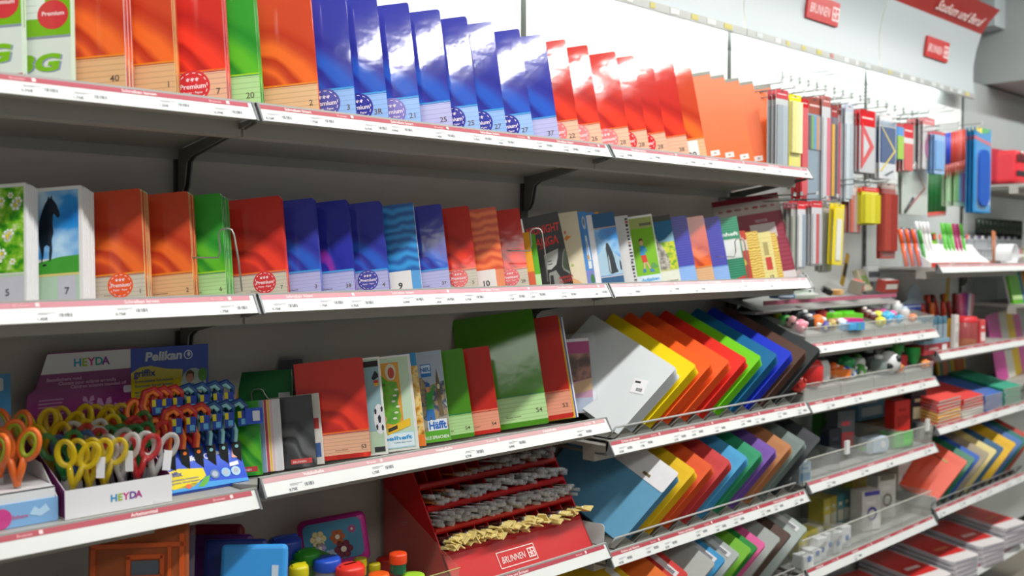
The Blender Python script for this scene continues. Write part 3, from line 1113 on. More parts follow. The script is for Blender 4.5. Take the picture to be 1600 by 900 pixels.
picture_book(42, Z2, .075, *A5, 'notebook with a daisy meadow picture numbered 5 at the left edge of the second shelf', flowers, .008, 5, roll=4.5, copies='notebook filed behind the daisy meadow notebook numbered 5 on the second shelf')
picture_book(130, Z2, .075, *A5, 'notebook with a black horse picture numbered 7 on the second shelf', horse, .008, 6, roll=4.5, copies='notebook filed behind the black horse notebook numbered 7 on the second shelf')
sec = [(228, 'orangeb', '1', 'f05c28/g', 4, 'pg_green', 'with orange badge on the second shelf'), (303, 'orange', '2', None, 4, 'pg_green', 'on the second shelf, without badge'),
       (355, 'green', '6', None, 5, 'pg_white', 'on the second shelf'), (450, 'redb', '7', 'd83c40/g', 4, 'pg_white', 'with red badge behind the wire divider'),
       (503, 'bluel', '3', None, 4, 'pg_white', 'just right of the red 7, second shelf'), (556, 'violet', '38', None, 4, 'pg_white', 'on the second shelf'), (609, 'bluel', '4', '5050a8/g', 4, 'pg_white', 'with blue badge on the second shelf'),
       (705, 'bluel', '37', None, 2, 'pg_white', 'right of the fan patterned blue one'), (748, 'redb', '5', 'e04c48/g', 2, 'pg_white', 'left of the orange fan patterned one'), (828, 'redb', '28', 'd83038/g', 2, 'pg_white', 'left of the black manga notebook'),
       (1091, 'indigo', '', None, 2, 'pg_white', 'left of the small orange notebook, second shelf'), (1118, 'orange', '', None, 2, 'pg_white', 'between two indigo ones on the second shelf'), (1143, 'indigo', '', None, 2, 'pg_white', 'left of the green homework book, second shelf')]
for (px, sty, num, bd, n, pg, wh) in sec:
    stack(px, Z2, y2(px), *A5, sty, num, wh, n + (2 if px == 355 else 1 if px < 360 else 0), .0065 if px < 360 else .0050 if px < 620 else .0045, bd, roll_of(px), 10, pg, G2, kindname='small notebook')


def fan9(ink, num):
    def f(m, w, h):
        D(m, w, h, box4(0, 0, 1, 1), 'fan_blue' if num == '9' else 'fan_orange')
        D(m, w, h, box4(0, 0, 1, .25), ink, 2)
        D(m, w, h, box4(.5, 0, .86, .26), 'e8e4e0', 3)
        m.text(num, h * .09, -w * .32, h * .07, -.0008, '303038', .03, align='c')
    return f


picture_book(660, Z2, y2(660), *A5, 'bright blue recycled paper notebook with fan pattern numbered 9', fan9('58a0dc', '9'), .005, 3, copies='blue fan patterned notebook filed behind the copy numbered 9')
picture_book(791, Z2, y2(791), *A5, 'orange recycled paper notebook with fan pattern numbered 10', fan9('f09064', '10'), .005, 2, copies='orange fan patterned notebook filed behind the copy numbered 10')
picture_book(897, Z2, .125, .148, .208, 'black manga sketch notebook with red title lettering', manga, .012, 1, roll=12, lean=8)
picture_book(839, Z2, .128, .105, .148, 'small orange and yellow booklet in front of the black manga notebook', lambda m, w, h: (D(m, w, h, box4(0, .3, 1, 1), 'f0a818'), D(m, w, h, box4(0, 0, 1, .3), 'd86038')), .005, roll=8)
picture_book(848, Z2, .133, .105, .143, 'small bright green booklet in front of the black manga notebook', lambda m, w, h: (D(m, w, h, box4(0, .26, 1, 1), '5cb018'), D(m, w, h, box4(0, 0, 1, .26), 'c0e0a8')), .004, roll=8)
picture_book(919, Z2, .13, *A5, 'cream watercolour notebook right of the black manga notebook', cream, .006, 1, roll=8)
for px, d in ((932, 'left one of the two blue cartoon homework books beside the cream notebook'), (946, 'right one of the two blue cartoon homework books, next to the penguin')):
    picture_book(px, Z2, .125, *A5, d, cartoonblue, .005)
picture_book(953, Z2, .12, *A5, 'blue booklet with orange top band just left of the penguin notebook', mixblue, .004)
picture_book(977, Z2, .085, *A5, 'blue notebook with a penguin picture', penguin, .007, 3, back='e8e6ec/g', copies='white edged notebook filed behind the penguin notebook')
picture_book(998, Z2, .10, .148, .203, 'notebook with black and white lettering strip right of the penguin notebook', bw, .010, 2, copies='white edged notebook filed behind the black and white lettered one')
picture_book(1036, Z2, .105, *A5, 'green homework book with a boy in red shorts', boy, .005, 2, copies='homework book filed behind the one with the boy in red shorts')
picture_book(1065, Z2, y2(1065), *A5, 'notebook with a grey cat sitting in the grass', cat, .005, 2, copies='notebook filed behind the grey cat notebook')
picture_book(1169, Z2, .02, *A5, 'dark green homework book with a white name label', teal, .005, roll=8)
picture_book(1178, Z2, .025, .105, .165, 'small red booklet with a white band right of the dark green homework book', redwhite, .004, roll=8)
picture_book(1197, Z2, .027, .105, .165, 'small gold patterned booklet on the second shelf', goldp, .004, roll=8)
picture_book(1217, Z2, .029, .105, .165, 'small cream booklet with red label in front of the maroon class book', creamy, .004, roll=8)
picture_book(1226, Z2, .036, .105, .162, 'small cream and gold booklet at the right end of the second shelf', goldp, .003, roll=8)
picture_book(1247, Z2, .02, .225, .305, 'large maroon class book leaning at the right end of the second shelf', maroon, .010, roll=9, lean=14, yaw=4)
wire_divider(378, 455, .045, .118, 'chrome wire divider in front of the red notebook numbered 7')
wire_divider(856, 440, .03, .130, 'chrome wire divider in front of the black manga notebook')
wire_divider(1170, 432, .01, .115, 'chrome wire divider in front of the maroon class book')

# ---- third shelf, middle bay
Z3 = 1.074
G3 = 'notebooks on the third shelf'


def x54(num, w0=.0):
    def f(m, w, h):
        m.decal([(-w * .93, h * .085), (-w * .68, h * .085), (-w * .68, h * .115), (-w * .93, h * .115)], -.0003, 'd03838')
        m.text('BRUNNEN', h * .018, -w * .92, h * .092, -.0006, 'f0dcd8', .02)
    return f


stack(897, Z3 + .004, .09, .148 + .05, .270, 'pinkred', '53', 'standing large at the right end of the third shelf', 1, .006, roll=9, grp=G3, extra=x54(1))
stack(858, Z3, .085, *A4, 'leaf', '54', 'standing large on the third shelf', 1, .006, roll=8.5, lean=12.5, grp=G3, extra=x54(1))
stack(783, Z3, .08, *A5, 'pinkred', '54', 'small, in front of the large green one', 1, .004, roll=8.5, grp=G3)
stack(742, Z3, .08, *A5, 'leaf', '54', 'small, left of the small red 54', 1, .004, roll=8.5, grp=G3)
stack(580, Z3 + .003, .05, *A5, 'red', '53', 'on the third shelf', 2, .005, roll=6.5, grp=G3, extra=x54(1))


def haefft(m, w, h):
    D(m, w, h, box4(0, 0, 1, 1), 'townprint')
    D(m, w, h, [(0, .78), (.1, .70), (.3, .72), (.5, .62), (1, .66), (1, 1), (0, 1)], 'a8b4c4', 2)
    D(m, w, h, [(.72, .28), (.74, .68), (.79, .80), (.84, .68), (.88, .28)], '6c5c44', 3)
    D(m, w, h, ell(.80, .60, .045, .03), 'd8cca8', 4)
    D(m, w, h, [(.35, .36), (.40, .55), (.54, .55), (.66, .64), (.68, .61), (.58, .48), (.58, .36)], '38983c', 5)
    D(m, w, h, [(.34, .36), (.58, .36), (.60, .24), (.50, .24), (.47, .31), (.42, .23), (.33, .24)], '2c70b8', 5)
    D(m, w, h, ell(.46, .59, .06, .045), 'd09868', 6)
    D(m, w, h, [(.38, .61), (.44, .67), (.54, .64), (.53, .61)], '2860a8', 7)
    D(m, w, h, box4(.3, .72, .62, .86), '2870b8', 3)
    D(m, w, h, box4(.315, .76, .605, .85), 'c8dcf0', 4)
    m.text('NEU', h * .06, -w * .54, h * .78, -.0010, '2060b0', .04, align='c')
    D(m, w, h, [(0, .145), (1, .20), (1, .28), (.4, .24), (0, .24)], 'a0988c', 2)
    D(m, w, h, box4(0, 0, 1, .125), '5aac24', 3)
    D(m, w, h, box4(.34, .125, .94, .245), 'e4ecf4', 4)
    m.text('Häfft', h * .11, -w * .36, h * .145, -.0010, '2468c0', .04, align='c', w=w * .56)
    m.text('VOKABELHEFT FÜR ALLE SPRACHEN', h * .05, -w * .05, h * .035, -.0010, 'f0f4e8', .02, align='r', w=w * 1.7)


def vokabel(m, w, h):
    D(m, w, h, box4(.02, .02, .94, .98), 'c4dcc0')
    D(m, w, h, box4(.02, .25, .70, .93), 'e0a03c', 2)
    D(m, w, h, [(.02, .30), (.02, .86), (.2, .84), (.4, .74), (.62, .72), (.66, .6), (.6, .5), (.66, .36), (.55, .26), (.3, .3), (.2, .26)], 'mapgreen', 3)
    D(m, w, h, ell(.50, .83, .13, .09), 'd8d4bc', 4)
    D(m, w, h, ell(.51, .82, .08, .06), 'c04c40', 5)
    D(m, w, h, ell(.18, .60, .10, .06), 'd4b090', 4)
    D(m, w, h, ell(.18, .60, .07, .04), '5498c8', 5)
    D(m, w, h, ell(.2, .34, .10, .05), 'd8a080', 4)
    m.text('PARIS', h * .035, -w * .86, h * .69, -.0012, '403020', .02)
    for i in range(6):
        D(m, w, h, ell(.5 + .05 * (i % 3), .34 + .06 * i, .05, .012), 'dcdccc', 5)
    D(m, w, h, [(.28, .17), (.86, .25), (.86, .33), (.28, .25)], 'f0c020', 6)
    D(m, w, h, [(.31, .20), (.54, .23), (.54, .27), (.31, .24)], '383428', 7)
    D(m, w, h, box4(.02, .03, .92, .19), 'b0dcf0', 5)
    D(m, w, h, box4(.03, .04, .91, .18), 'e0f0f8', 6)
    m.text('Vokabelheft', h * .055, -w * .13, h * .115, -.0016, '2c9cd8', .03, align='r', w=w * 1.2)
    m.text('Vokabeln, Sätze, Verben', h * .02, -w * .15, h * .08, -.0016, '608090', .01, align='r')


def football(m, w, h):
    D(m, w, h, box4(0, .02, .93, .98), 'b4d0b4')
    D(m, w, h, box4(0, .24, .93, .93), '8cb0b8', 2)
    D(m, w, h, box4(0, .9, .93, .96), '2c2428', 3)
    D(m, w, h, ell(.80, .36, .22, .155, 24), 'e0e4e8', 3)
    for (a, b, s) in ((.80, .36, .07), (.66, .44, .05), (.92, .46, .05), (.68, .28, .05), (.9, .27, .05)):
        D(m, w, h, [(a + s * math.cos(2 * PI * k / 5 + .3), b + s * .7 * math.sin(2 * PI * k / 5 + .3)) for k in range(5)], '20242c', 4)
    D(m, w, h, [(.62, .78), (.78, .86), (.9, .82), (.9, .79), (.7, .76)], '20242c', 4)
    D(m, w, h, box4(.70, .73, .88, .76), 'c83828', 5)
    D(m, w, h, box4(.70, .70, .88, .73), 'e0b030', 5)
    D(m, w, h, box4(.5, .03, .93, .08), '2c3034', 4)


def goldhouse(m, w, h):
    D(m, w, h, box4(0, 0, 1, 1), 'goldhouse')
    D(m, w, h, box4(0, .86, 1, 1), '3c90c8', 2)
    D(m, w, h, box4(0, 0, 1, .12), 'e87c20', 2)


picture_book(705, Z3, .08, *A5, 'vocabulary notebook with a cartoon figure before a clock tower', haefft, .005, roll=7.5)
picture_book(666, Z3, .07, *A5, 'narrow gold house front notebook left of the clock tower one', goldhouse, .004, 2, roll=7.5, copies='gold house front notebook filed behind its twin left of the clock tower')
picture_book(655, Z3, .055, *A5, 'vocabulary notebook with a green and orange map', vokabel, .007, 2, roll=7, copies='vocabulary notebook filed behind the one with the map')
picture_book(606, Z3, .055, *A5, 'notebook with a football picture right of the red notebook 53', football, .007, 2, roll=6.5, copies='notebook filed behind the football notebook')


def swirlcover(key, tag_=None):
    def f(m, w, h):
        m.decal([(-w, 0), (0, 0), (0, h), (-w, h)], -.0002, key)
        if tag_:
            D(m, w, h, box4(.5, .05, .92, .12), tag_, 2)
            m.text('BRUNNEN', h * .04, -w * .46, h * .066, -.0009, 'f0d8d4', .02)
    return f


picture_book(506, Z3 - .01, .105, .105, .148, 'small booklet with striped red and blue edge behind the dark grey one', lambda m, w, h: (D(m, w, h, box4(0, 0, 1, 1), 'd8d4cc'), D(m, w, h, box4(.8, .5, .97, .65), 'c04040', 2), D(m, w, h, box4(.8, .1, .97, .3), '3c5c98', 2)), .004, 2, roll=6.5, copies='small booklet filed behind the striped one beside the dark grey notebook')
picture_book(495, Z3 - .01, .10, .105, .148, 'small dark grey swirl notebook with a red label', swirlcover('sw_grey', 'd04848'), .005, 1, roll=6.5, back='48484a/g')
picture_book(460, Z3 + .005, .20, .125, .176, 'dark green notebook with yellow spine and white price label', lambda m, w, h: (D(m, w, h, box4(0, 0, 1, 1), '0c6c30'), D(m, w, h, box4(0, 0, .07, 1), 'c89020', 2), D(m, w, h, box4(.76, .46, .96, .72), 'c0c4c8', 2), D(m, w, h, box4(.76, .44, .96, .50), 'b83c44', 3)), .006, roll=4, back='d0d8d0/g')
picture_book(442, Z3 - .014, .125, .105, .146, 'small white paged booklet behind the colourful striped booklets', lambda m, w, h: D(m, w, h, box4(0, 0, 1, 1), 'd8d8dc'), .006, 2, roll=6, copies='small white booklet filed behind another right of the green booklet')
for px, c, d in ((432, 'e0c0c8', 'pale pink'), (427, 'e8c040', 'yellow'), (423, 'c04858', 'crimson'), (418, '88a8c8', 'pale blue')):
    picture_book(px, Z3 - .014, .13 - .0, .105, .146, 'small %s edged booklet right of the small bright green booklet' % d, lambda m, w, h, c=c: D(m, w, h, box4(0, 0, 1, 1), c), .004, roll=6)
picture_book(410, Z3 - .012, .112, .105, .148, 'small bright green swirl booklet with a red label beside the blue scissors display', swirlcover('sw_green', 'c84040'), .006, 1, roll=6, back='44a040/g')
# clear sleeves behind the dark grey notebook
t = thing('plastic_sleeve', 'pack of clear plastic sleeves standing behind the dark grey notebook', 'plastic sleeves', pose(492, Z3 + .004, .21, 6, 12))
for k in range(5):
    MB().prism(rrect(-.15, 0, -.004 * k, .215 - .004 * k, .006), .002 * k, .002 * k + .0006, 'c8d0d8/a').build('sleeve', t)
wire_divider(424, 640, .24, .045, 'chrome wire divider behind the dark green notebook')
wire_divider(476, 640, .26, .05, 'chrome wire divider behind the clear sleeves')


def packbag(m, w, h):
    m.decal([(-w * .98, h * .02), (-w * .1, h * .02), (-w * .1, h * .96), (-w * .98, h * .96)], -.0002, 'd09cb8/g')
    D(m, w, h, box4(.02, .8, .9, .96), 'b02c78/g', 2)
    D(m, w, h, [(.02, .5), (.02, .8), (.9, .8), (.9, .46), (.4, .4)], 'skinprint', 3)
    D(m, w, h, [(.02, .2), (.9, .3), (.9, .46), (.4, .38), (.02, .36)], 'd8b088', 4)
    D(m, w, h, box4(.02, .02, .9, .2), 'b8c4dc', 4)
    D(m, w, h, ell(.28, .10, .12, .05), 'd83c40', 5)
    m.text('lernen', h * .06, -w * .95, h * .67, -.0014, 'd0b8b0', .02)


t = thing('learning_pack', 'plastic bagged pink learning pack standing at the end of the third shelf', 'learning pack', pose(936, Z3 + .004, .10, 4, 8))
m = MB().box((-.13, 0, 0), (-.014, .02, .200), 'e0dce4/g')
packbag(m, .13, .2)
m.build('card_insert', t)
MB().prism([(-.135, -.002), (-.001, .0), (-.0005, .06), (-.004, .1), (.006, .15), (.004, .214), (-.132, .212)], -.003, .024, 'e8ecf0/a').build('plastic_bag', t)
for px, c, d in ((900, 'e8c030', 'yellow'), (902, '2858b0', 'blue'), (904, 'e8e8ec', 'white')):
    picture_book(px, Z3, .095, .20, .268, 'thin %s booklet right of the large red notebook' % d, lambda m, w, h, c=c: D(m, w, h, box4(0, 0, 1, 1), c), .003, roll=9)


# ------------------------------------------------------------------ scissors displays (third shelf, left bay)
def loop(m, c, rx, rz, r, key, ang=0, y=0, n=16):
    ca, sa = math.cos(ang), math.sin(ang)
    pts = []
    for i in range(n):
        t = 2 * PI * i / n
        a, b = rx * math.cos(t), rz * math.sin(t)
        pts.append((c[0] + a * ca - b * sa, y, c[1] + a * sa + b * ca))
    m.tube(pts, r, key, 8, closed=True, flat=1.3)


def make_scissors(label, ck, group, blade='b8bcc0/m', tagk=None, big=1.0):
    """origin at the pivot, handles up, blades down"""
    t = thing('scissors', label, 'scissors', T(0, 0, 0), group)
    for s in (-1, 1):
        h = MB()
        loop(h, (s * .019 * big, .056 * big), .0135 * big, .021 * big, .0042 * big, ck, -s * .32, s * .001)
        h.tube([(s * .011 * big, s * .001, .038 * big), (s * .006 * big, s * .001, .018 * big), (-s * .002, s * .001, -.006)], .005 * big, ck, 8, rs=[.005 * big, .0058 * big, .0048 * big])
        h.build('handle', t)
        b = MB()
        b.prism([(-s * .002 - .004, -.002), (-s * .002 + .004, -.002), (-s * .006 + .003, -.07), (-s * .006, -.075), (-s * .006 - .003, -.07)], s * .0012, s * .0012 + .001, blade)
        b.build('blade', t)
    MB().prism(disc(0, 0, .004, 12), -.004, .004, 'a0a4a8/m').build('pivot', t)
    if tagk:
        MB().box((.012, -.008, .012), (.026, -.007, .048), tagk).box((.012, -.007, .046), (.014, .006, .048), tagk).build('paper_tag', t)
    return t


def place(o, mw, used={}, label=None):
    """the first time moves the prototype itself, afterwards a copy of it"""
    if o.name not in used:
        used[o.name] = 1
        o.matrix_world = mw
        if label:
            o['label'] = label
        return o
    return dup(o, mw, label or o['label'])


ZS = H3A - .012
# white and purple counter display
bx0, bx1, by0, by1 = -.325, -.137, .063, .262
t = thing('display_box', 'white and purple counter display box full of children scissors', 'display box')
m = MB()
m.box((bx0, by0, ZS), (bx1, by0 + .002, ZS + .049), 'e6e6ea/s')
m.box((bx0, by0 + .002, ZS), (bx1, by1, ZS + .002), 'e6e6ea/s')
m.build('tray_front', t)
m = MB()
for x in (bx0, bx1 - .002):
    m.ext([(by0 + .002, ZS + .002), (by1, ZS + .002), (by1, ZS + .115), (by1 - .05, ZS + .105), (by0 + .002, ZS + .048)], x, x + .001, '7a2468/s')
    m.ext([(by0 + .002, ZS + .002), (by1, ZS + .002), (by1, ZS + .115), (by1 - .05, ZS + .105), (by0 + .002, ZS + .048)], x + .001, x + .002, 'e0dce4/s')
m.box((bx0 + .002, by0 + .003, ZS + .002), (bx1 - .002, by1, ZS + .024), '5a1c50/s')
m.build('side_panel', t)
m = MB()
hx = lambda f: bx0 - .002 + f * (.205)
bz = lambda z: ZS + z
m.prism([(bx0 - .005, bz(.05)), (bx1 + .012, bz(.05)), (bx1 + .032, bz(.19)), (bx1 + .026, bz(.197)), (bx0 + .02, bz(.197)), (bx0 + .008, bz(.188))], .262, .265, '842c70/s')
m.prism([(bx0 + .022, bz(.197)), (bx1 + .018, bz(.197)), (bx1 + .030, bz(.262)), (bx1 + .028, bz(.264)), (bx0 + .048, bz(.264)), (bx0 + .044, bz(.262))], .262, .265, '842c70/s')
m.decal([(bx0 + .032, bz(.225)), (bx1 + .0235, bz(.225)), (bx1 + .030, bz(.262)), (bx0 + .044, bz(.262))], .2615, 'dcdce0/s')
for i, (ch, c) in enumerate(zip('HEYDA', ('3c9cc8', 'a0c030', 'c83c88', '2c9c9c', '8c3c9c'))):
    m.text(ch, .021, bx0 + .098 + i * .0135, bz(.236), .2612, c, .03, align='c')
for (s_, x, z, sz) in (('Bastelschere rund', .042, .211, .0088), ('Ciseaux pour enfants arrondis', .063, .203, .0088), ('Children scissors rounded off', .085, .195, .0088)):
    m.text(s_, sz, bx0 + x, bz(z), .2612, 'd8a8cc', .02)
for k in range(9):
    zz = bz(.176 - k * .0065 - (k // 3) * .007)
    m.decal([(bx0 + .028 - .001 * k, zz), (bx0 + .072 - .003 * (k % 3), zz), (bx0 + .072 - .003 * (k % 3), zz + .0022), (bx0 + .028 - .001 * k, zz + .0022)], .2612, 'b080a8')
for (cx, cz, s) in ((.118, .165, .8), (.148, .155, 1.05), (.178, .145, .9)):
    for sg in (-1, 1):
        m.decal([(bx0 + cx, bz(cz)), (bx0 + cx + sg * .005 * s, bz(cz + .015 * s)), (bx0 + cx + sg * .012 * s, bz(cz + .017 * s)), (bx0 + cx + sg * .014 * s, bz(cz + .006 * s))], .2612, 'b888b4')
        m.decal([(bx0 + cx, bz(cz)), (bx0 + cx + sg * .011 * s, bz(cz + .001 * s)), (bx0 + cx + sg * .008 * s, bz(cz - .008 * s))], .2612, 'b888b4')
m.decal(rrect(bx0 + .185, bz(.178), bx0 + .210, bz(.192), .004), .2610, 'c8c0cc')
m.build('header_card', t)
m = MB()
for i, (ch, c) in enumerate(zip('HEYDA', ('1c90c8', '98b820', 'd03484', '6a3c9c', 'b02c80'))):
    m.text(ch, .017, bx0 + .082 + i * .0112, ZS + .018, by0 - .0006, c, .03, align='c')
m.build('lettering', t)

Yl, Cl, Rd, Gn, Bl = 'e8cc18/t', 'd8d8d4/t', 'd42c34/t', '1c9048/t', '3468a8/t'
protos = {}
LBL = {Yl: 'transparent yellow', Cl: 'clear', Rd: 'transparent red', Gn: 'transparent green', Bl: 'transparent blue'}
rows = [(by0 + .024, [(.022, Yl), (.05, Yl), (.075, Yl), (.105, Cl), (.135, Rd), (.165, Cl)], .052, 'front row'),
        (by0 + .062, [(.022, Gn), (.045, Bl), (.068, Rd), (.096, Cl), (.124, Gn), (.150, Gn), (.172, Rd)], .062, 'second row'),
        (by0 + .105, [(.016, Yl), (.048, Rd), (.08, Cl), (.112, Yl), (.142, Rd), (.168, Gn)], .072, 'third row'),
        (by0 + .150, [(.010, Yl), (.044, Yl), (.074, Yl), (.104, Yl), (.136, Yl), (.168, Yl)], .092, 'back row')]
rr = random.Random(11)
for (yy, lst, zz, rn) in rows:
    for k, (xx, c) in enumerate(lst):
        lab = '%s children scissors in the %s of the purple display, number %s from the left' % (LBL[c], rn, ('one', 'two', 'three', 'four', 'five', 'six', 'seven')[k])
        lab = ' '.join(lab.replace('number ', '').split()[:15])
        o = make_scissors(lab, c, 'children scissors in the purple display', 'c4c8cc/m', 'e4e4e8' if (c == Cl or k == 1) and rn != 'back row' else None)
        o.matrix_world = T(bx0 + xx, yy, ZS + zz - .004 + rr.uniform(-.003, .004)) @ RZ(-34 + rr.uniform(-16, 16)) @ RY(rr.uniform(-9, 9)) @ RX(-6)

# blue and yellow display with hanging school scissors
px0, px1 = -.125, .038
t = thing('scissors_stand', 'blue and yellow sloping stand with hanging ergonomic school scissors', 'display stand')
m = MB()
m.ext([(.275, ZS), (.10, ZS), (.10, ZS + .004), (.165, ZS + .10), (.262, ZS + .11), (.262, ZS + .262), (.267, ZS + .262), (.275, ZS + .1)][::-1], px0, px1, '2848a8/s')
m.build('stand_body', t)
b = MB()
b.decal([(px0, ZS + .115), (px1, ZS + .115), (px1, ZS + .262), (px0, ZS + .262)], .2612, '2446b4/g')
b.decal([(px0, ZS + .10), (px0 + .09, ZS + .10), (px0 + .105, ZS + .19), (px0 + .107, ZS + .214), (px0 + .07, ZS + .218), (px0 + .04, ZS + .226), (px0 + .018, ZS + .224), (px0, ZS + .214)], .2608, 'd4c020/g')
b.text('Pelikan', .024, px0 + .028, ZS + .236, .2606, 'd8dce8', .04, .12, w=.078)
b.decal(disc(px0 + .119, ZS + .243, .0095, 20), .2606, 'd8dce8')
b.decal(disc(px0 + .119, ZS + .243, .0072, 20), .2604, '2446b4/g')
b.decal(disc(px0 + .120, ZS + .244, .0035, 12, 1.4), .2602, 'd8dce8')
b.text('griffix', .019, px0 + .006, ZS + .206, .2606, '2c3c90', .03)
b.text('Ergonomische Schulschere', .0072, px0 + .008, ZS + .194, .2606, '2c3c90', .02)
b.text('Ergonomic School Scissors', .0072, px0 + .008, ZS + .185, .2606, '2c3c90', .02)
b.text('Mit Namensschild', .006, px0 + .008, ZS + .173, .2606, '4858a0', .01)
b.text('With name plate', .006, px0 + .008, ZS + .166, .2606, '4858a0', .01)
b.decal(ell(px0 + .130, ZS + .185, .027, .030), .2606, 'b8c8c0')
b.decal(ell(px0 + .150, ZS + .20, .010, .014), .2604, '60a048')
b.decal(ell(px0 + .122, ZS + .196, .0085, .011), .2602, 'c89078')
b.decal([(px0 + .113, ZS + .196), (px0 + .115, ZS + .208), (px0 + .123, ZS + .212), (px0 + .131, ZS + .206), (px0 + .131, ZS + .19), (px0 + .128, ZS + .203), (px0 + .118, ZS + .204)], .2600, '5c3c24')
b.decal([(px0 + .106, ZS + .165), (px0 + .114, ZS + .184), (px0 + .130, ZS + .184), (px0 + .140, ZS + .165)], .2602, '48889c')
b.build('header_print', t)
# sloping front panel print, laid on the slope from (.10, .004) to (.165, .10)
v = Vector((0, .065, .096)).normalized()
n = Vector((0, v.z, -v.y))
sl = Matrix(((1, 0, 0, px0), (0, n.y, v.y, .10), (0, n.z, v.z, ZS + .004), (0, 0, 0, 1)))
b = MB()
b.T = sl
L = px1 - px0
b.decal([(0, 0), (L, 0), (L, .115), (0, .115)], -.0006, '3458d0/g')
b.decal([(0, 0), (L, 0), (L, .006), (.05, .014), (0, .004)], -.0012, '4c9ce0/g')
b.decal([(0, .012), (0, .040), (.03, .046), (.078, .040), (.080, .024), (.05, .006), (.01, .006)], -.0012, 'e8d430/g')
b.decal([(.07, .003), (.082, .012), (.088, .024), (.074, .020), (.058, .004)], -.0016, '68b048/g')
b.text('griffix', .013, .004, .031, -.0018, '2c3c98', .03)
b.text('Ergonomische Schulschere', .0055, .005, .022, -.0018, '4858a0', .01)
b.text('Ergonomic School Scissors', .0055, .005, .016, -.0018, '4858a0', .01)
b.text('Pelikan', .014, .040, .058, -.0018, 'e4e8f4', .05, .12)
b.decal(disc(.092, .063, .006, 16), -.0018, 'e4e8f4')
b.decal(disc(.092, .063, .004, 16), -.0020, '3458d0/g')
b.decal(disc(.040, .008, .005, 14), -.0018, 'e0602c')
for cx, c in ((.098, '5c7ca8'), (.121, '88c0e8'), (.142, 'b0d4f0')):
    b.decal(disc(cx, .024, .0095, 18), -.0018, c)
    b.decal(disc(cx, .024, .006, 18), -.0020, 'a8b4c4')
b.decal([(.132, .034), (.152, .036), (.152, .044), (.134, .042)], -.0022, 'e8e8ec')
b.decal([(.142, .052), (.150, .080), (L, .088), (L, .05)], -.0018, 'd8a090')
b.decal([(.10, .060), (.14, .068), (.14, .071), (.10, .063)], -.0020, '8c94a0')
b.decal([(.102, .074), (.14, .062), (.14, .059), (.102, .070)], -.0020, '8c94a0')
b.build('front_print', t)
m = MB()
for k in range(2):
    for i in range(4):
        m.tube([(px0 + .02 + i * .04, .20 - k * .045, ZS + .10), (px0 + .02 + i * .04, .17 - k * .045, ZS + .155 - k * .045)], .0018, '787878/m')
m.build('hook_wire', t)


def school_scissors(label, ck, rim, group):
    t = thing('school_scissors', label, 'scissors', T(0, 0, 0), group)
    h = MB()
    h.tube([(-.006, 0, -.004), (-.004, 0, .018), (-.016, 0, .045), (-.008, 0, .072), (.010, 0, .078), (.021, 0, .066), (.021, 0, .052)], .006, rim, 8, rs=[.007, .0065, .006, .006, .006, .006, .004])
    h.tube([(-.003, -.003, -.004), (0, -.003, .018), (-.010, -.003, .045), (-.004, -.003, .066), (.008, -.003, .071), (.016, -.003, .062)], .0045, ck, 8)
    h.build('outer_handle', t)
    h = MB()
    loop(h, (-.030, .038), .0115, .021, .0048, rim, -.25, .006)
    loop(h, (-.030, .038), .0095, .018, .004, ck, -.25, .002)
    h.tube([(-.022, .006, .022), (-.008, .006, .004), (.004, .006, -.012)], .006, rim, 8)
    h.build('inner_handle', t)
    b = MB().prism([(-.009, .0), (.008, -.002), (.009, -.05), (.006, -.075), (-.002, -.06), (-.008, -.02)], .0, .003, '101216/s')
    b.prism(disc(.0, -.012, .0035, 12), -.001, .004, ck)
    b.build('blade', t)
    g = MB().box((.004, -.009, .026), (.022, -.0075, .056), '3048a8/g').box((.004, -.0095, .042), (.011, -.0088, .055), 'e0d030/g').box((.010, -.0098, .029), (.019, -.0088, .040), '68b4e0/g')
    g.build('label_card', t)
    return t


OR = ('f07a28/s', 'c02c30/s')
BU = ('8cc8cc/s', '1c4884/s')
lst = [(.0, 0, OR), (.028, 0, OR), (.056, 0, OR), (.082, 0, BU), (.108, 0, BU), (.136, 0, BU),
       (-.02, 1, OR), (.0, 1, OR), (.022, 1, OR), (.050, 1, BU), (.078, 1, BU), (.106, 1, BU), (.130, 1, BU)]
names = {0: 'front', 1: 'rear'}
cnt = {}
ordn = ['leftmost', 'second', 'third', 'fourth']
for (xx, rw, c) in lst:
    q = cnt[(rw, c)] = cnt.get((rw, c), -1) + 1
    lab = '%s %s school scissors in the %s row of the blue stand' % (ordn[q], 'orange' if c is OR else 'blue', names[rw])
    o = school_scissors(lab, c[0], c[1], 'school scissors hanging on the blue stand')
    if c is BU and rw == 0 and q == 2:
        MB().box((.018, -.012, .028), (.052, -.0105, .060), '3454c0/g').box((.032, -.0126, .034), (.046, -.0118, .054), 'd8dce4').build('hang_tag', o)
    o.matrix_world = T(px0 + .020 + xx, .135 + .042 * rw, ZS + .080 + .034 * rw) @ RZ(-20) @ RX(-14)

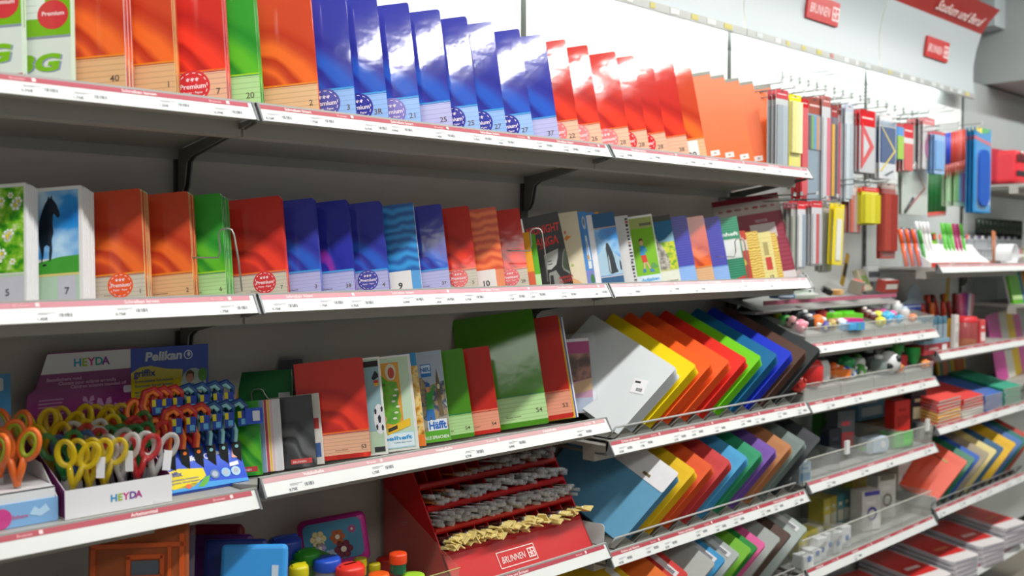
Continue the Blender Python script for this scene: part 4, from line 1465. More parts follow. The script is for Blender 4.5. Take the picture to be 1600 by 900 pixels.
# light blue box with orange scissors at the left edge
t = thing('display_box', 'light blue and white counter box at the left edge holding orange scissors', 'display box')
m = MB().box((-.60, .075, ZS), (-.332, .077, ZS + .040), '84b4e4/s').box((-.60, .077, ZS), (-.332, .24, ZS + .002), 'dcdce0/s')
m.ext([(.077, ZS + .04), (.24, ZS + .04), (.24, ZS + .09), (.15, ZS + .085)], -.334, -.332, 'dce0e4/s')
m.box((-.60, .077, ZS + .056), (-.336, .235, ZS + .058), 'e4e6ea/s').box((-.60, .077, ZS + .04), (-.336, .079, ZS + .058), 'dfe2e6/s')
m.decal(disc(-.422, ZS + .017, .017, 20), .0744, 'd04890/g')
m.decal(disc(-.446, ZS + .02, .013, 20), .0742, '9c6450/g')
m.decal([(-.378, ZS + .018), (-.37, ZS + .03), (-.362, ZS + .024), (-.352, ZS + .032), (-.345, ZS + .02), (-.36, ZS + .012)], .0744, 'b4d8f4')
m.text('Schere', .009, -.405, ZS + .014, .0742, 'c46090', .02)
m.build('tray', t)
m = MB().prism([(-.60, ZS + .05), (-.352, ZS + .05), (-.352, ZS + .235), (-.60, ZS + .235)], .240, .243, 'a8a8b0/s')
m.decal([(-.60, ZS + .18), (-.352, ZS + .16), (-.352, ZS + .235), (-.60, ZS + .235)], .2394, '3484b8/g')
m.decal(rrect(-.60, ZS + .205, -.364, ZS + .228, .004), .2390, 'c4ccd4')
m.decal([(-.60, ZS + .125), (-.39, ZS + .15), (-.37, ZS + .145), (-.60, ZS + .11)], .2390, '6c9cc4')
m.build('header_card', t)
for k, (xx, yy, zz, yw) in enumerate(((-.388, .10, .080, -8), (-.425, .105, .076, -30), (-.40, .15, .088, 10), (-.365, .19, .098, -25), (-.44, .165, .094, 0))):
    o = make_scissors('orange handled scissors %s in the light blue box' % ['standing foremost', 'at the picture edge', 'in the middle row', 'at the rear right', 'at the rear left'][k], 'e8702c/s', 'orange scissors in the light blue box', 'b8bcc0/m', None, 1.15)
    MB().ball((.0, 0, .056), .001, '80a030/s')
    for s in (-1, 1):
        q = MB()
        loop(q, (s * .0218, .064), .0115, .0195, .003, '98a828/s', -s * .32, s * .001 - .003)
        q.build('soft_grip', o)
    o.matrix_world = T(xx, yy, ZS + zz - .012) @ RZ(-40 + yw)

# ------------------------------------------------------------------ fourth shelf, left and middle bays
Z4 = H4 - .012


def rounded_box(name, label, cat, loc, size, key, rot=None, lidk=None, r=.012, group=None, extra=None):
    """storage box with separate lid; origin centre of the base"""
    t = thing(name, label, cat, T(*loc) @ (rot or Matrix.Identity(4)), group)
    w, d, h = size
    MB().box((-w / 2, -d / 2, 0), (w / 2, d / 2, h * .62), key).build('body', t, r, 3)
    MB().box((-w / 2 - .003, -d / 2 - .003, h * .60), (w / 2 + .003, d / 2 + .003, h), lidk or key).build('lid', t, r, 3)
    if extra:
        extra(t)
    return t


stand = RZ(-40) @ RX(80)
rounded_box('lunch_box', 'maroon plastic lunch box at the back left of the row, under the scissors shelf', 'lunch box', at(335, 818, .22) - Vector((0, 0, .055)), (.125, .10, .05), '90142c/s', RZ(-42) @ RX(76), None, .012)
rounded_box('lunch_box', 'dark purple plastic lunch box between the maroon and navy ones', 'lunch box', at(350, 834, .16) - Vector((0, 0, .055)), (.12, .10, .045), '501c6c/s', RZ(-42) @ RX(76), None, .012)
rounded_box('lunch_box', 'navy plastic lunch box behind the bright blue one', 'lunch box', at(374, 843, .10) - Vector((0, 0, .055)), (.115, .105, .045), '1c2c74/s', RZ(-42) @ RX(76), None, .012)


def bl(t):
    m = MB().box((.035, -.044, .0425), (.047, .02, .0438), 'c8d8e8')
    m.build('label_sticker', t)


rounded_box('lunch_box', 'bright blue plastic lunch box standing in front of the navy one', 'lunch box', at(402, 851, .035) - Vector((0, 0, .058)), (.118, .11, .042), '3c9ce8/s', RZ(-42) @ RX(76), None, .014, None, bl)
MB()
tag(MB().box((-.05, -.002, 0), (.05, .002, .10), '509828/s').build('green_board', None, .004, 2, mw=T(*at(318, 895, .27)) @ RZ(-30)), 'green plastic board behind the maroon lunch box', 'board')
tag(MB().box((-.045, -.03, 0), (.045, .03, .012), '3c8c24/s').build('box_lid', None, .005, 2, mw=T(*(at(478, 872, .12) + Vector((0, 0, -.005))))), 'green plastic lid lying behind the round sharpeners', 'lid')


def pot(px, py, y, r, h, lid, body, label, dome=0, grp='round plastic pots by the lunch boxes'):
    p = at(px, py, y)
    t = thing('sharpener_pot', label, 'pot', T(p.x, p.y, p.z - h), grp)
    MB().lathe([(r * .9, 0), (r * .92, h * .1), (r * .94, h * .5)], body).build('body', t)
    m = MB().lathe([(r, h * .5), (r * 1.02, h * .55), (r * 1.02, h * .9), (r * .96, h), (r * .5, h * (1 + dome)), (.001, h * (1 + dome))], lid)
    if dome:
        m.box((-r * .8, -.003, h * .98), (r * .8, .003, h * 1.12), lid)
    m.build('lid', t)
    return t


pot(445, 842, .14, .034, .05, '1c3c9c/s', '1c3c9c/s', 'dark blue lidded pot behind the green lid', .1)
pot(479, 862, .10, .027, .045, '2c8c24/s', '5ca04c/t', 'green lidded sharpener pot left of the blue one', .1)
pot(511, 872, .06, .028, .045, '2450c0/s', 'b0b8c8/t', 'blue ring lidded pot in front of the picture box', 0)
pot(467, 884, .045, .019, .04, 'd0c414/s', 'b8b040/t', 'yellow lidded sharpener pot at the foot of the blue lunch box', .1)
pot(547, 884, .02, .030, .04, 'e8382c/s', 'e8382c/s', 'red ridged sharpener pot in front', .12)
pot(563, 872, .09, .014, .035, 'c8bc18/s', 'c8bc18/s', 'small yellow pot behind the red ridged one', 0)
pot(585, 880, .08, .013, .03, 'b4a818/s', 'b4a818/s', 'small dark yellow pot beside the red lidded jar', 0)
pot(602, 872, .13, .020, .04, 'b02018/s', 'b02018/s', 'dark red pot behind the orange lidded jar', 0)
pot(622, 864, .05, .019, .042, 'f04c20/s', '289068/t', 'orange lidded jar next to the brush display', 0)
pot(592, 896, .03, .022, .04, 'f0601c/s', 'f0601c/s', 'orange pot at the bottom edge, left of the lime one', 0)
pot(645, 898, .03, .026, .04, 'a8dc3c/s', 'a8dc3c/s', 'lime green pot behind the clear divider', 0)
# pink box with a picture
t = thing('picture_box', 'pink lunch box with a teal picture lid leaning at the back', 'lunch box', T(*at(525, 882, .17)) @ RZ(-38) @ RY(-9) @ RX(-12))
MB().box((-.075, 0, -.005), (.075, .05, .105), 'b82488/s').build('body', t, .016, 4)
m = MB().prism(rrect(-.062, .010, .066, .094, .014), -.0025, .001, '4c88a8/g')
for (a, b_, s, c) in ((-.03, .06, .014, 'd8c890'), (-.028, .04, .010, 'b0a0c8'), (.012, .058, .013, 'b05c30'), (.022, .03, .016, '70243c'), (-.008, .022, .010, '98b0d0'), (.045, .07, .007, 'a85088'), (-.05, .03, .006, 'c878b0')):
    for k in range(6):
        m.decal(ell(a + s * .8 * math.cos(k * PI / 3), b_ + s * .8 * math.sin(k * PI / 3), s * .5, s * .5, 10), -.003, c)
    m.decal(ell(a, b_, s * .4, s * .4, 10), -.0034, 'e0d8c0')
m.build('picture_lid', t)
# orange pouch and boxes at the left
t = thing('mesh_pouch', 'orange mesh zip pouch in a clear bag under the scissors shelf', 'pouch', T(*(at(215, 900, .05) - Vector((0, 0, .05)))) @ RZ(-36) @ RX(-6))
m = MB().box((-.085, 0, 0), (.085, .012, .155), 'a85424')
m.build('pouch_body', t, .004, 2)
m = MB()
m.prism(rrect(-.012, .02, .035, .075, .003), -.002, .0005, '5c6470/g')
for (a, b_, c, d) in ((-.08, .0, -.072, .1), (.07, 0, .078, .12), (-.02, .078, .042, .086), (-.02, .012, -.013, .084), (.037, .012, .044, .084), (-.02, .044, .044, .05), (-.08, .098, .08, .106), (.05, .01, .056, .1)):
    m.box((a, -.0035, b_), (c, .0, d), 'd85c24/s')
m.build('trim_and_window', t)
MB().prism([(-.096, 0), (.092, -.002), (.096, .17), (.0, .178), (-.092, .17)], .013, .0138, 'c8ccd4/a').build('clear_bag', t)
for (px, w, c, lb, y) in ((100, .07, '98451c', 'rust orange box at the left under the scissors shelf', .14), (120, .06, '1c2838/s', 'dark blue package with yellow corner, left of the orange pouch', .07), (78, .05, '7c4418', 'brown box at the far left under the scissors shelf', .2)):
    p = at(px, 893, y)
    t = thing('carton', lb, 'box', T(p.x, p.y, Z4 + .0) @ RZ(-40) @ RY(-6))
    m = MB().box((-w / 2, 0, 0), (w / 2, .035, .16), c)
    if 'yellow' in lb:
        m.decal([(0, .0), (w / 2, 0), (w / 2, .05), (0, .095)], -.0006, 'd8b820')
        m.decal([(.006, .02), (w / 2 - .004, .03), (w / 2 - .004, .04), (.008, .04)], -.001, 'a04030')
    m.build('box_body', t)
    MB().box((-w / 2 + .004, .004, .16), (w / 2 - .004, .031, .164), c).build('top_flap', t)
# clear divider in front of the brush display
t = thing('clear_divider', 'clear acrylic front panel and divider left of the red brush display', 'divider')
MB().box((.02, -.002, Z4), (.496, .0, Z4 + .060), 'd8dcc8/a').build('front_panel', t)
MB().ext([(.0, Z4), (.30, Z4), (.30, Z4 + .21), (.0, Z4 + .060)], .494, .496, 'd8dcc8/a').build('side_panel', t)
m = MB()
for k in range(16):
    m.box((.43 + k * .004, -.0032, Z4 + .012), (.4316 + k * .004, -.002, Z4 + .040), 'c8a0a0')
m.build('barcode_print', t)
m = MB().box((.02, -.0035, Z4 + .0585), (.498, -.002, Z4 + .060), 'c8cc80/s')
m.build('panel_edge', t)

# ------------------------------------------------------------------ red brush display
bx0, bx1 = .505, .975
RK = 'c41418/s'
FY = lambda z: .022 + (z - Z4) * .64          # front slope
t = thing('brush_display', 'red tiered counter display filled with paint brushes', 'display')
DH = .262
for x in (bx0, bx1 - .004):
    MB().ext([(FY(Z4), Z4), (.285, Z4), (.285, Z4 + DH), (FY(Z4 + DH), Z4 + DH)], x, x + .004, RK).build('side_wall', t)
MB().box((bx0, .283, Z4), (bx1, .287, Z4 + DH), RK).build('back_wall', t)
tz = [.072, .118, .164, .210]
z_ = .072
m = MB().ext([(FY(Z4), Z4), (FY(Z4) + .004, Z4), (FY(Z4 + z_) + .004, Z4 + z_), (FY(Z4 + z_), Z4 + z_)][::-1], bx0, bx1, RK)
m.build('front_panel', t)
m = MB()
v = Vector((0, .64, 1)).normalized()
n = Vector((0, v.z, -v.y))
m.T = Matrix(((1, 0, 0, .655), (0, n.y, v.y, FY(Z4 + .012)), (0, n.z, v.z, Z4 + .012), (0, 0, 0, 1)))
brand_logo(m, .125, .040, 'f0e0dc', None, True, -.0012)
m.build('brand_print', t)
for i, z in enumerate(tz):
    zz = Z4 + z
    y0 = FY(zz)
    # sloping trough with a lip, going down towards the back
    m = MB().ext([(y0 - .004, zz + .004), (y0 + .002, zz + .006), (y0 + .002, zz - .004), (.283, zz - .03), (.283, zz - .034), (y0, zz - .010), (y0 - .004, zz - .004)][::-1], bx0 + .004, bx1 - .004, RK)
    m.build('tier', t)
    for k in range(1, 11):
        x = bx0 + (bx1 - bx0) * k / 11
        MB().ext([(y0 + .012, zz), (.283, zz - .028), (.283, zz + .028), (y0 + .034, zz + .034)], x, x + .0025, RK).build('divider', t)


def brush(kind, label, group):
    """lies along y, tip at the front (-y)"""
    t = thing('paint_brush', label, 'paint brush', T(0, 0, 0), group)
    if kind == 'flat':
        MB().tube([(0, .02, 0), (0, .13, 0)], .0035, '6c2c20/s').build('handle', t)
        MB().tube([(0, 0, 0), (0, .022, 0)], .006, 'a8a49c/m', rs=[.0075, .004], flat=.5).build('ferrule', t)
        m = MB()
        m.add([(-.010, -.026, -.0015), (.010, -.026, -.0015), (.0088, 0, -.0034), (-.0088, 0, -.0034), (-.010, -.026, .0015), (.010, -.026, .0015), (.0088, 0, .0034), (-.0088, 0, .0034)], [(0, 3, 2, 1), (4, 5, 6, 7), (0, 1, 5, 4), (1, 2, 6, 5), (2, 3, 7, 6), (3, 0, 4, 7)], 'e0cc84')
        m.build('bristles', t)
    else:
        MB().tube([(0, .0, 0), (0, .12, 0)], .0022, {'orange': 'd87820/s', 'brown': '3c2c20/s', 'green': '5c7444/s', 'clear': 'd4d4d6/s'}[kind]).build('handle', t)
        MB().tube([(0, -.010, 0), (0, -.004, 0), (0, .002, 0)], .003, {'orange': 'e08a28', 'brown': '30201a', 'green': '2c4858', 'clear': '8a7c6c'}[kind], 6, rs=[.0008, .0036, .003]).build('bristles', t)
        m = MB().tube([(0, -.024, 0), (0, .012, 0)], .0044, 'f2f4fa/c', 8)
        m.build('clear_cap', t)
    return t


BP = {k: brush(k, 'x', 'brushes in the red display, ' + {'flat': 'flat bristle', 'orange': 'orange', 'brown': 'dark hair', 'green': 'green', 'clear': 'capped'}[k]) for k in ('flat', 'orange', 'brown', 'green', 'clear')}
bl_ = {'flat': 'flat bristle brush with pale tip in the lowest tier of the red display', 'orange': 'orange handled brush with clear cap in the red display', 'brown': 'dark haired brush in a clear cap in the red display', 'green': 'green handled capped brush in the red display', 'clear': 'capped brush bundled in the third or second tier of the red display'}
rr = random.Random(23)


def fill(tier, fx0, fx1, n, kinds, hgt, out=0.0, spread=7, skip=()):
    zz = Z4 + tz[tier]
    y0 = FY(zz)
    for i in range(n):
        k = rr.choice(kinds)
        x = bx0 + (bx1 - bx0) * (fx0 + (fx1 - fx0) * (i + rr.uniform(-.3, .3)) / n)
        lvl = rr.random()
        place(BP[k], T(x, y0 + rr.uniform(-.008, .012) - out, zz + .010 + lvl * hgt) @ RZ(rr.uniform(-spread, spread)) @ RX(-8) @ RY(rr.uniform(-60, 60) if k == 'flat' else 0), label=bl_[k])


fill(0, .02, .30, 40, ['flat'], .020, -.002, 14)
fill(0, .28, .62, 34, ['flat'], .022, .004, 16)
fill(0, .60, 1.0, 16, ['flat'], .018, .012, 18)
fill(1, .01, .99, 120, ['clear', 'clear', 'clear', 'brown'], .026)
fill(2, .01, .16, 14, ['orange', 'green'], .022)
fill(2, .14, .30, 12, ['orange', 'orange', 'clear'], .016)
fill(2, .28, .46, 22, ['brown', 'clear'], .020)
fill(2, .46, .99, 60, ['clear', 'clear', 'brown'], .026)
fill(3, .25, .6, 12, ['orange', 'orange', 'clear'], .006)
fill(3, .55, .98, 36, ['orange', 'clear', 'clear'], .020)


# ------------------------------------------------------------------ folder racks
def frame(a, b, c, o):
    return T(*o) @ RZ(a) @ RX(b) @ RY(c)


FA, FB, FC = -68.3, -35.6, -59.0     # the folders lean back and stand on one corner


def folder(t, w, h, key, kind):
    """local: x along the lower right edge, z along the upper edge; thickness to +y"""
    m = MB().prism(rrect(0, 0, w, h, .008, '1111'), 0, .0012, key)
    m.prism(rrect(.002, .002, w - .002, h - .002, .008), .0035, .0047, key)
    m.build('cover', t)
    if kind == 'plastic':
        m = MB().box((.001, .0005, 0), (.006, .0045, h), key)
        m.prism([(0, h - .05), (.05, h - .05), (.06, h - .04), (.06, h - .012), (.0, h - .012)], -.0008, .0, key)
        m.build('flap', t)
    else:
        m = MB()
        x = w - .052
        m.box((x, -.0012, h * .20), (x + .004, .0, h * .82), '2c2c28/s')
        m.box((x - .001, -.002, h * .18), (x + .007, -.0005, h * .26), '8c7c50/m').box((x - .001, -.002, h * .74), (x + .007, -.0005, h * .80), '3c3830/s')
        for k in range(5):
            m.box((w - .040 + k * .005, -.0004, .01), (w - .0394 + k * .005, .0002, h - .01), key)
        m.build('paper_fastener', t)


def rack(hz, items, kind, rowname, wh, rail=True):
    w, h = wh
    z0 = hz + .010
    for k, (rpx, key, cname, n, extra) in enumerate(items):
        mwr = frame(FA, FB, FC, (0, 0, 0))
        rc = mwr @ Vector((w, 0, 0))
        # x so that the right corner stands at its place in the row
        y = .012
        x = xat(rpx, y + rc.y, z0 + rc.z) - rc.x
        mw = frame(FA, FB, FC, (x, y, z0))
        lab = '%s %s at the front of its stack in the %s' % (cname, kind[1], rowname)
        t = thing('folder', lab, 'folder', mw, kind[1] + 's in the ' + rowname)
        folder(t, w, h, key, kind[0])
        if extra:
            extra(t, w, h)
        nn = mw.col[1].xyz
        ux = mw.col[0].xyz
        for i in range(1, n):
            q = mw.copy()
            o = mw.col[3].xyz + nn * (i * .0095) + ux * rr.uniform(-.003, .002)
            q.col[3] = (o.x, o.y, o.z, 1)
            k2 = key
            dup(t, q, '%s %s behind the front one in the %s' % (cname, kind[1], rowname), '%s folders behind the front one in the %s' % (cname, rowname))
            if extra:
                for ch in [c for c in COL.objects if c.name.startswith('price_label') and c.parent and c.parent == COL.objects[-1].parent]:
                    pass
    r = thing('folder_rack', 'grey metal rack with zigzag dividers and front rail for the ' + rowname.replace('row of ', ''), 'rack')
    m = MB().box((1.03, .0, hz - .006), (1.93, .30, hz - .004), '8c8c88/s')
    for i in range(11):
        x = 1.045 + i * .079
        m.add([(x, .004, hz), (x + .035, .004, hz + .026), (x + .079, .004, hz), (x, .27, hz), (x + .035, .27, hz + .026), (x + .079, .27, hz)], [(0, 1, 4, 3), (1, 2, 5, 4), (0, 2, 1)], '74746e/s')
    m.build('tooth_tray', r)
    MB().tube([(1.03, .02, hz + .004), (1.03, -.004, hz + .034), (1.93, -.004, hz + .034), (1.93, .02, hz + .004)], .0028, 'b4b6b4/s').build('front_rail', r)


def lbl(t, w, h):
    m = MB()
    m.T = T(w * .47, -.0008, h * .18) @ RY(90 - 22)
    m.box((0, -.0006, 0), (.038, 0, .042), 'f0f0f4')
    m.box((.004, -.0012, .030), (.020, -.0005, .036), '303034')
    for k in range(8):
        m.box((.014 + k * .0022, -.0012, .006), (.0152 + k * .0022, -.0005, .016), '404048')
    m.build('price_label', t)


plast = [(1057, 'dde3e6/s', 'clear white', 6, lbl), (1088, 'f4d810/s', 'yellow', 5, None), (1113, 'ff6420/s', 'orange', 5, None), (1140, 'fa6428/s', 'reddish orange', 5, None), (1167, 'e83024/s', 'red', 5, None),
         (1190, '74d41c/s', 'lime green', 5, None), (1215, '146ca0/s', 'teal blue', 5, None), (1238, '1c38cc/s', 'royal blue', 5, None), (1260, '5c4034/s', 'brown', 5, None), (1282, '34383a/s', 'black', 4, None)]
rack(HF1, plast, ('plastic', 'plastic folder'), 'upper folder rack', (.24, .315))
card = [(1059, '5c9cc0', 'light blue and white', 4, None), (1087, 'f0c408', 'yellow', 5, None), (1114, 'e85c24', 'orange', 5, None), (1142, 'd04040', 'red', 5, None), (1168, '4ca8dc', 'sky blue', 5, None),
        (1191, '2c9c6c', 'green', 5, None), (1213, '7c54b0', 'purple', 5, None), (1237, 'c08050', 'tan', 5, None), (1259, '7c8c88', 'grey', 5, None), (1283, '3c4044/s', 'dark grey', 2, None)]
rack(HF2, card, ('card', 'cardboard folder'), 'lower folder rack', (.24, .315))
o = [q for q in COL.objects if q.get('label', '').startswith('light blue and white cardboard folder at')][0]
MB().prism(rrect(.175, .0, .246, .313, .006), -.0015, -.0004, 'e8e8ec').build('white_edge', o)
files = [(1008, 'e4b818', 'yellow'), (1050, 'f07828', 'orange'), (1075, 'd83c38', 'red'), (1118, 'b4b8b4', 'light grey'), (1134, '3898d0', 'blue'), (1156, 'b0b8b4', 'pale grey'), (1175, '78bc30', 'light green'), (1184, '1c8c38', 'dark green'), (1197, 'e860a0', 'pink'), (1220, 'a8b0ac', 'silver grey'), (1236, '584038', 'brown'), (1262, 'b0bcb8', 'greenish grey')]


def lab2(t, w, h):
    m = MB().box((w - .030, -.0016, .02), (w - .014, -.0004, .12), 'e8e8ec')
    for k in range(5):
        m.box((w - .028 + k * .002, -.0022, .03), (w - .027 + k * .002, -.0014, .06), '50505a')
    m.build('label_strip', t)


rack(HF3, [(p, k, c, 2, lab2 if 'e' in c[:4] else None) for p, k, c in files], ('plastic', 'suspension file'), 'lowest rack of files', (.24, .315))
tag(MB().prism(rrect(1.012, HF2 + .002, 1.24, HF2 + .255, .012), .292, .295, 'b4b2aa/s').build('rack_end_plate'), 'light grey plate at the left end of the cardboard folder rack', 'rack plate')
tag(MB().prism(rrect(0, 0, .10, .055, .010), 0, .003, 'd0d2d0/s').build('end_stop', mw=T(1.03, .15, HF2 + .0) @ RZ(-80) @ RX(-5)), 'pale plastic end stop beside the brush display, before the blue folder', 'end stop')


# ------------------------------------------------------------------ hanging packs on hooks, right bays
def hook(x, z, y0, label, dbl=True):
    m = MB()
    for dz in ((0, .018) if dbl else (0,)):
        m.tube([(x, YP - .002, z + dz), (x, y0 + .004, z + dz), (x, y0, z + dz + .006)], .0019, '8c9490/s', 6)
    if dbl:
        m.box((x - .008, y0 - .002, z + .014), (x + .008, y0, z + .026), 'b8bcbc/s')
    m.box((x - .006, YP - .004, z - .006), (x + .006, YP - .001, z + .024), 'a8acaa/m')
    return tag(m.build('peg_hook'), label, 'hook', 'peg hooks above the hanging packs')


def pack(px0, px1, py0, py1, y, label, draw, n=3, card='e4e6e8/g', hdr='c83038/g', hf=.16, film=True, group=None, thick=.006, tilt=0.0, hooky=True):
    """a card with header and blister hanging on a hook; px/py give its image extent at depth y"""
    a, b = at(px0, (py0 + py1) / 2, y), at(px1, (py0 + py1) / 2, y)
    tp, bt = at((px0 + px1) / 2, py0, y).z, at((px0 + px1) / 2, py1, y).z
    w, h = b.x - a.x, tp - bt
    t = thing('hanging_pack', label, 'hanging pack', T((a.x + b.x) / 2, y, bt) @ RY(tilt), group)
    m = MB().prism(rrect(-w / 2, 0, w / 2, h, min(.006, w * .2)), 0, .0012, card)
    if hf:
        m.decal([(-w / 2, h * (1 - hf)), (w / 2, h * (1 - hf)), (w / 2, h), (-w / 2, h)], -.0004, hdr)
        m.decal([(-w * .36, h * (1 - hf * .55)), (w * .36, h * (1 - hf * .55)), (w * .36, h * (1 - hf * .45)), (-w * .36, h * (1 - hf * .45))], -.0008, 'e8c8c8')
        m.decal(ell(0, h * .975, w * .12, h * .008), -.0008, '404040')
    m.build('card', t)
    if draw:
        m = MB()
        draw(m, w, h)
        m.build('contents', t)
    if film:
        MB().prism(rrect(-w * .46, h * .02, w * .46, h * (1 - hf - .01), w * .08), -thick, -thick + .0005, 'dce4e8/a').build('blister', t)
    for i in range(1, n):
        dup(t, T((a.x + b.x) / 2 + rr.uniform(-.004, .004), y + i * (thick + .009), bt + rr.uniform(-.003, .002)) @ RY(tilt), 'copy hanging behind the ' + ' '.join(label.split()[:11]), 'copies behind the ' + label)
    return t


def bars(cols, z0=.03, z1=.8, y=-.004):
    def f(m, w, h):
        k = len(cols)
        for i, c in enumerate(cols):
            x = -w * .44 + w * .88 * i / k
            m.box((x, y, h * z0), (x + w * .84 / k, -.0013, h * z1), c)
    return f


def tri(c, hole=True):
    def f(m, w, h):
        m.prism([(-w * .42, h * .05), (w * .40, h * .42), (-w * .42, h * .80)], -.004, -.0015, c)
        if hole:
            m.decal([(-w * .30, h * .22), (w * .08, h * .42), (-w * .30, h * .62)], -.0043, 'c4c8cc')
    return f


def geo(m, w, h):
    m.decal([(-w * .46, h * .24), (w * .46, h * .24), (w * .46, h * .78), (-w * .46, h * .78)], -.001, '2c4c80/g')
    m.decal([(-w * .40, h * .77), (-w * .34, h * .77), (w * .46, h * .44), (w * .40, h * .42)], -.0014, 'd8c040')
    m.decal([(w * .40, h * .45), (w * .46, h * .43), (-w * .38, h * .10), (-w * .44, h * .12)], -.0014, 'd8c040')
    m.decal([(-w * .2, h * .06), (w * .3, h * .14), (w * .36, h * .12), (-w * .1, h * .04)], -.0014, '404850')
    m.decal([(-w * .46, h * .80), (w * .46, h * .80), (w * .46, h * .86), (-w * .46, h * .86)], -.0014, '98a8b8')


def compass(m, w, h):
    m.tube([(-w * .1, -.004, h * .15), (0, -.004, h * .7), (w * .15, -.004, h * .15)], .004, '3c4440/m')
    m.ball((0, -.006, h * .38), .008, '408058/s')


def arc_(c):
    def f(m, w, h):
        P = [(w * .4 - w * .75 * math.cos(t_), h * .42 + h * .3 * math.sin(t_)) for t_ in [(-.5 + i / 12) * PI for i in range(13)]]
        m.prism(P, -.003, -.0015, c)
    return f


def blueb(m, w, h):
    m.prism(rrect(-w * .3, h * .08, w * .3, h * .74, w * .2), -.012, -.0015, '2058b8/s')
    for k in range(4):
        m.decal([(w * .34, h * (.1 + .16 * k)), (w * .46, h * (.1 + .16 * k)), (w * .46, h * (.2 + .16 * k)), (w * .34, h * (.2 + .16 * k))], -.0006, 'e4ecf4')
    m.decal([(-w * .5, h * .86), (w * .5, h * .80), (w * .5, h * .84), (-w * .5, h * .90)], -.0006, 'c05868')
    m.decal([(-w * .4, h * .96), (-w * .05, h * .93), (-w * .05, h), (-w * .4, h)], -.0006, 'e8d440')
    m.decal([(-w * .05, h * .93), (w * .4, h * .96), (w * .4, h), (-w * .05, h)], -.0006, '30a050')


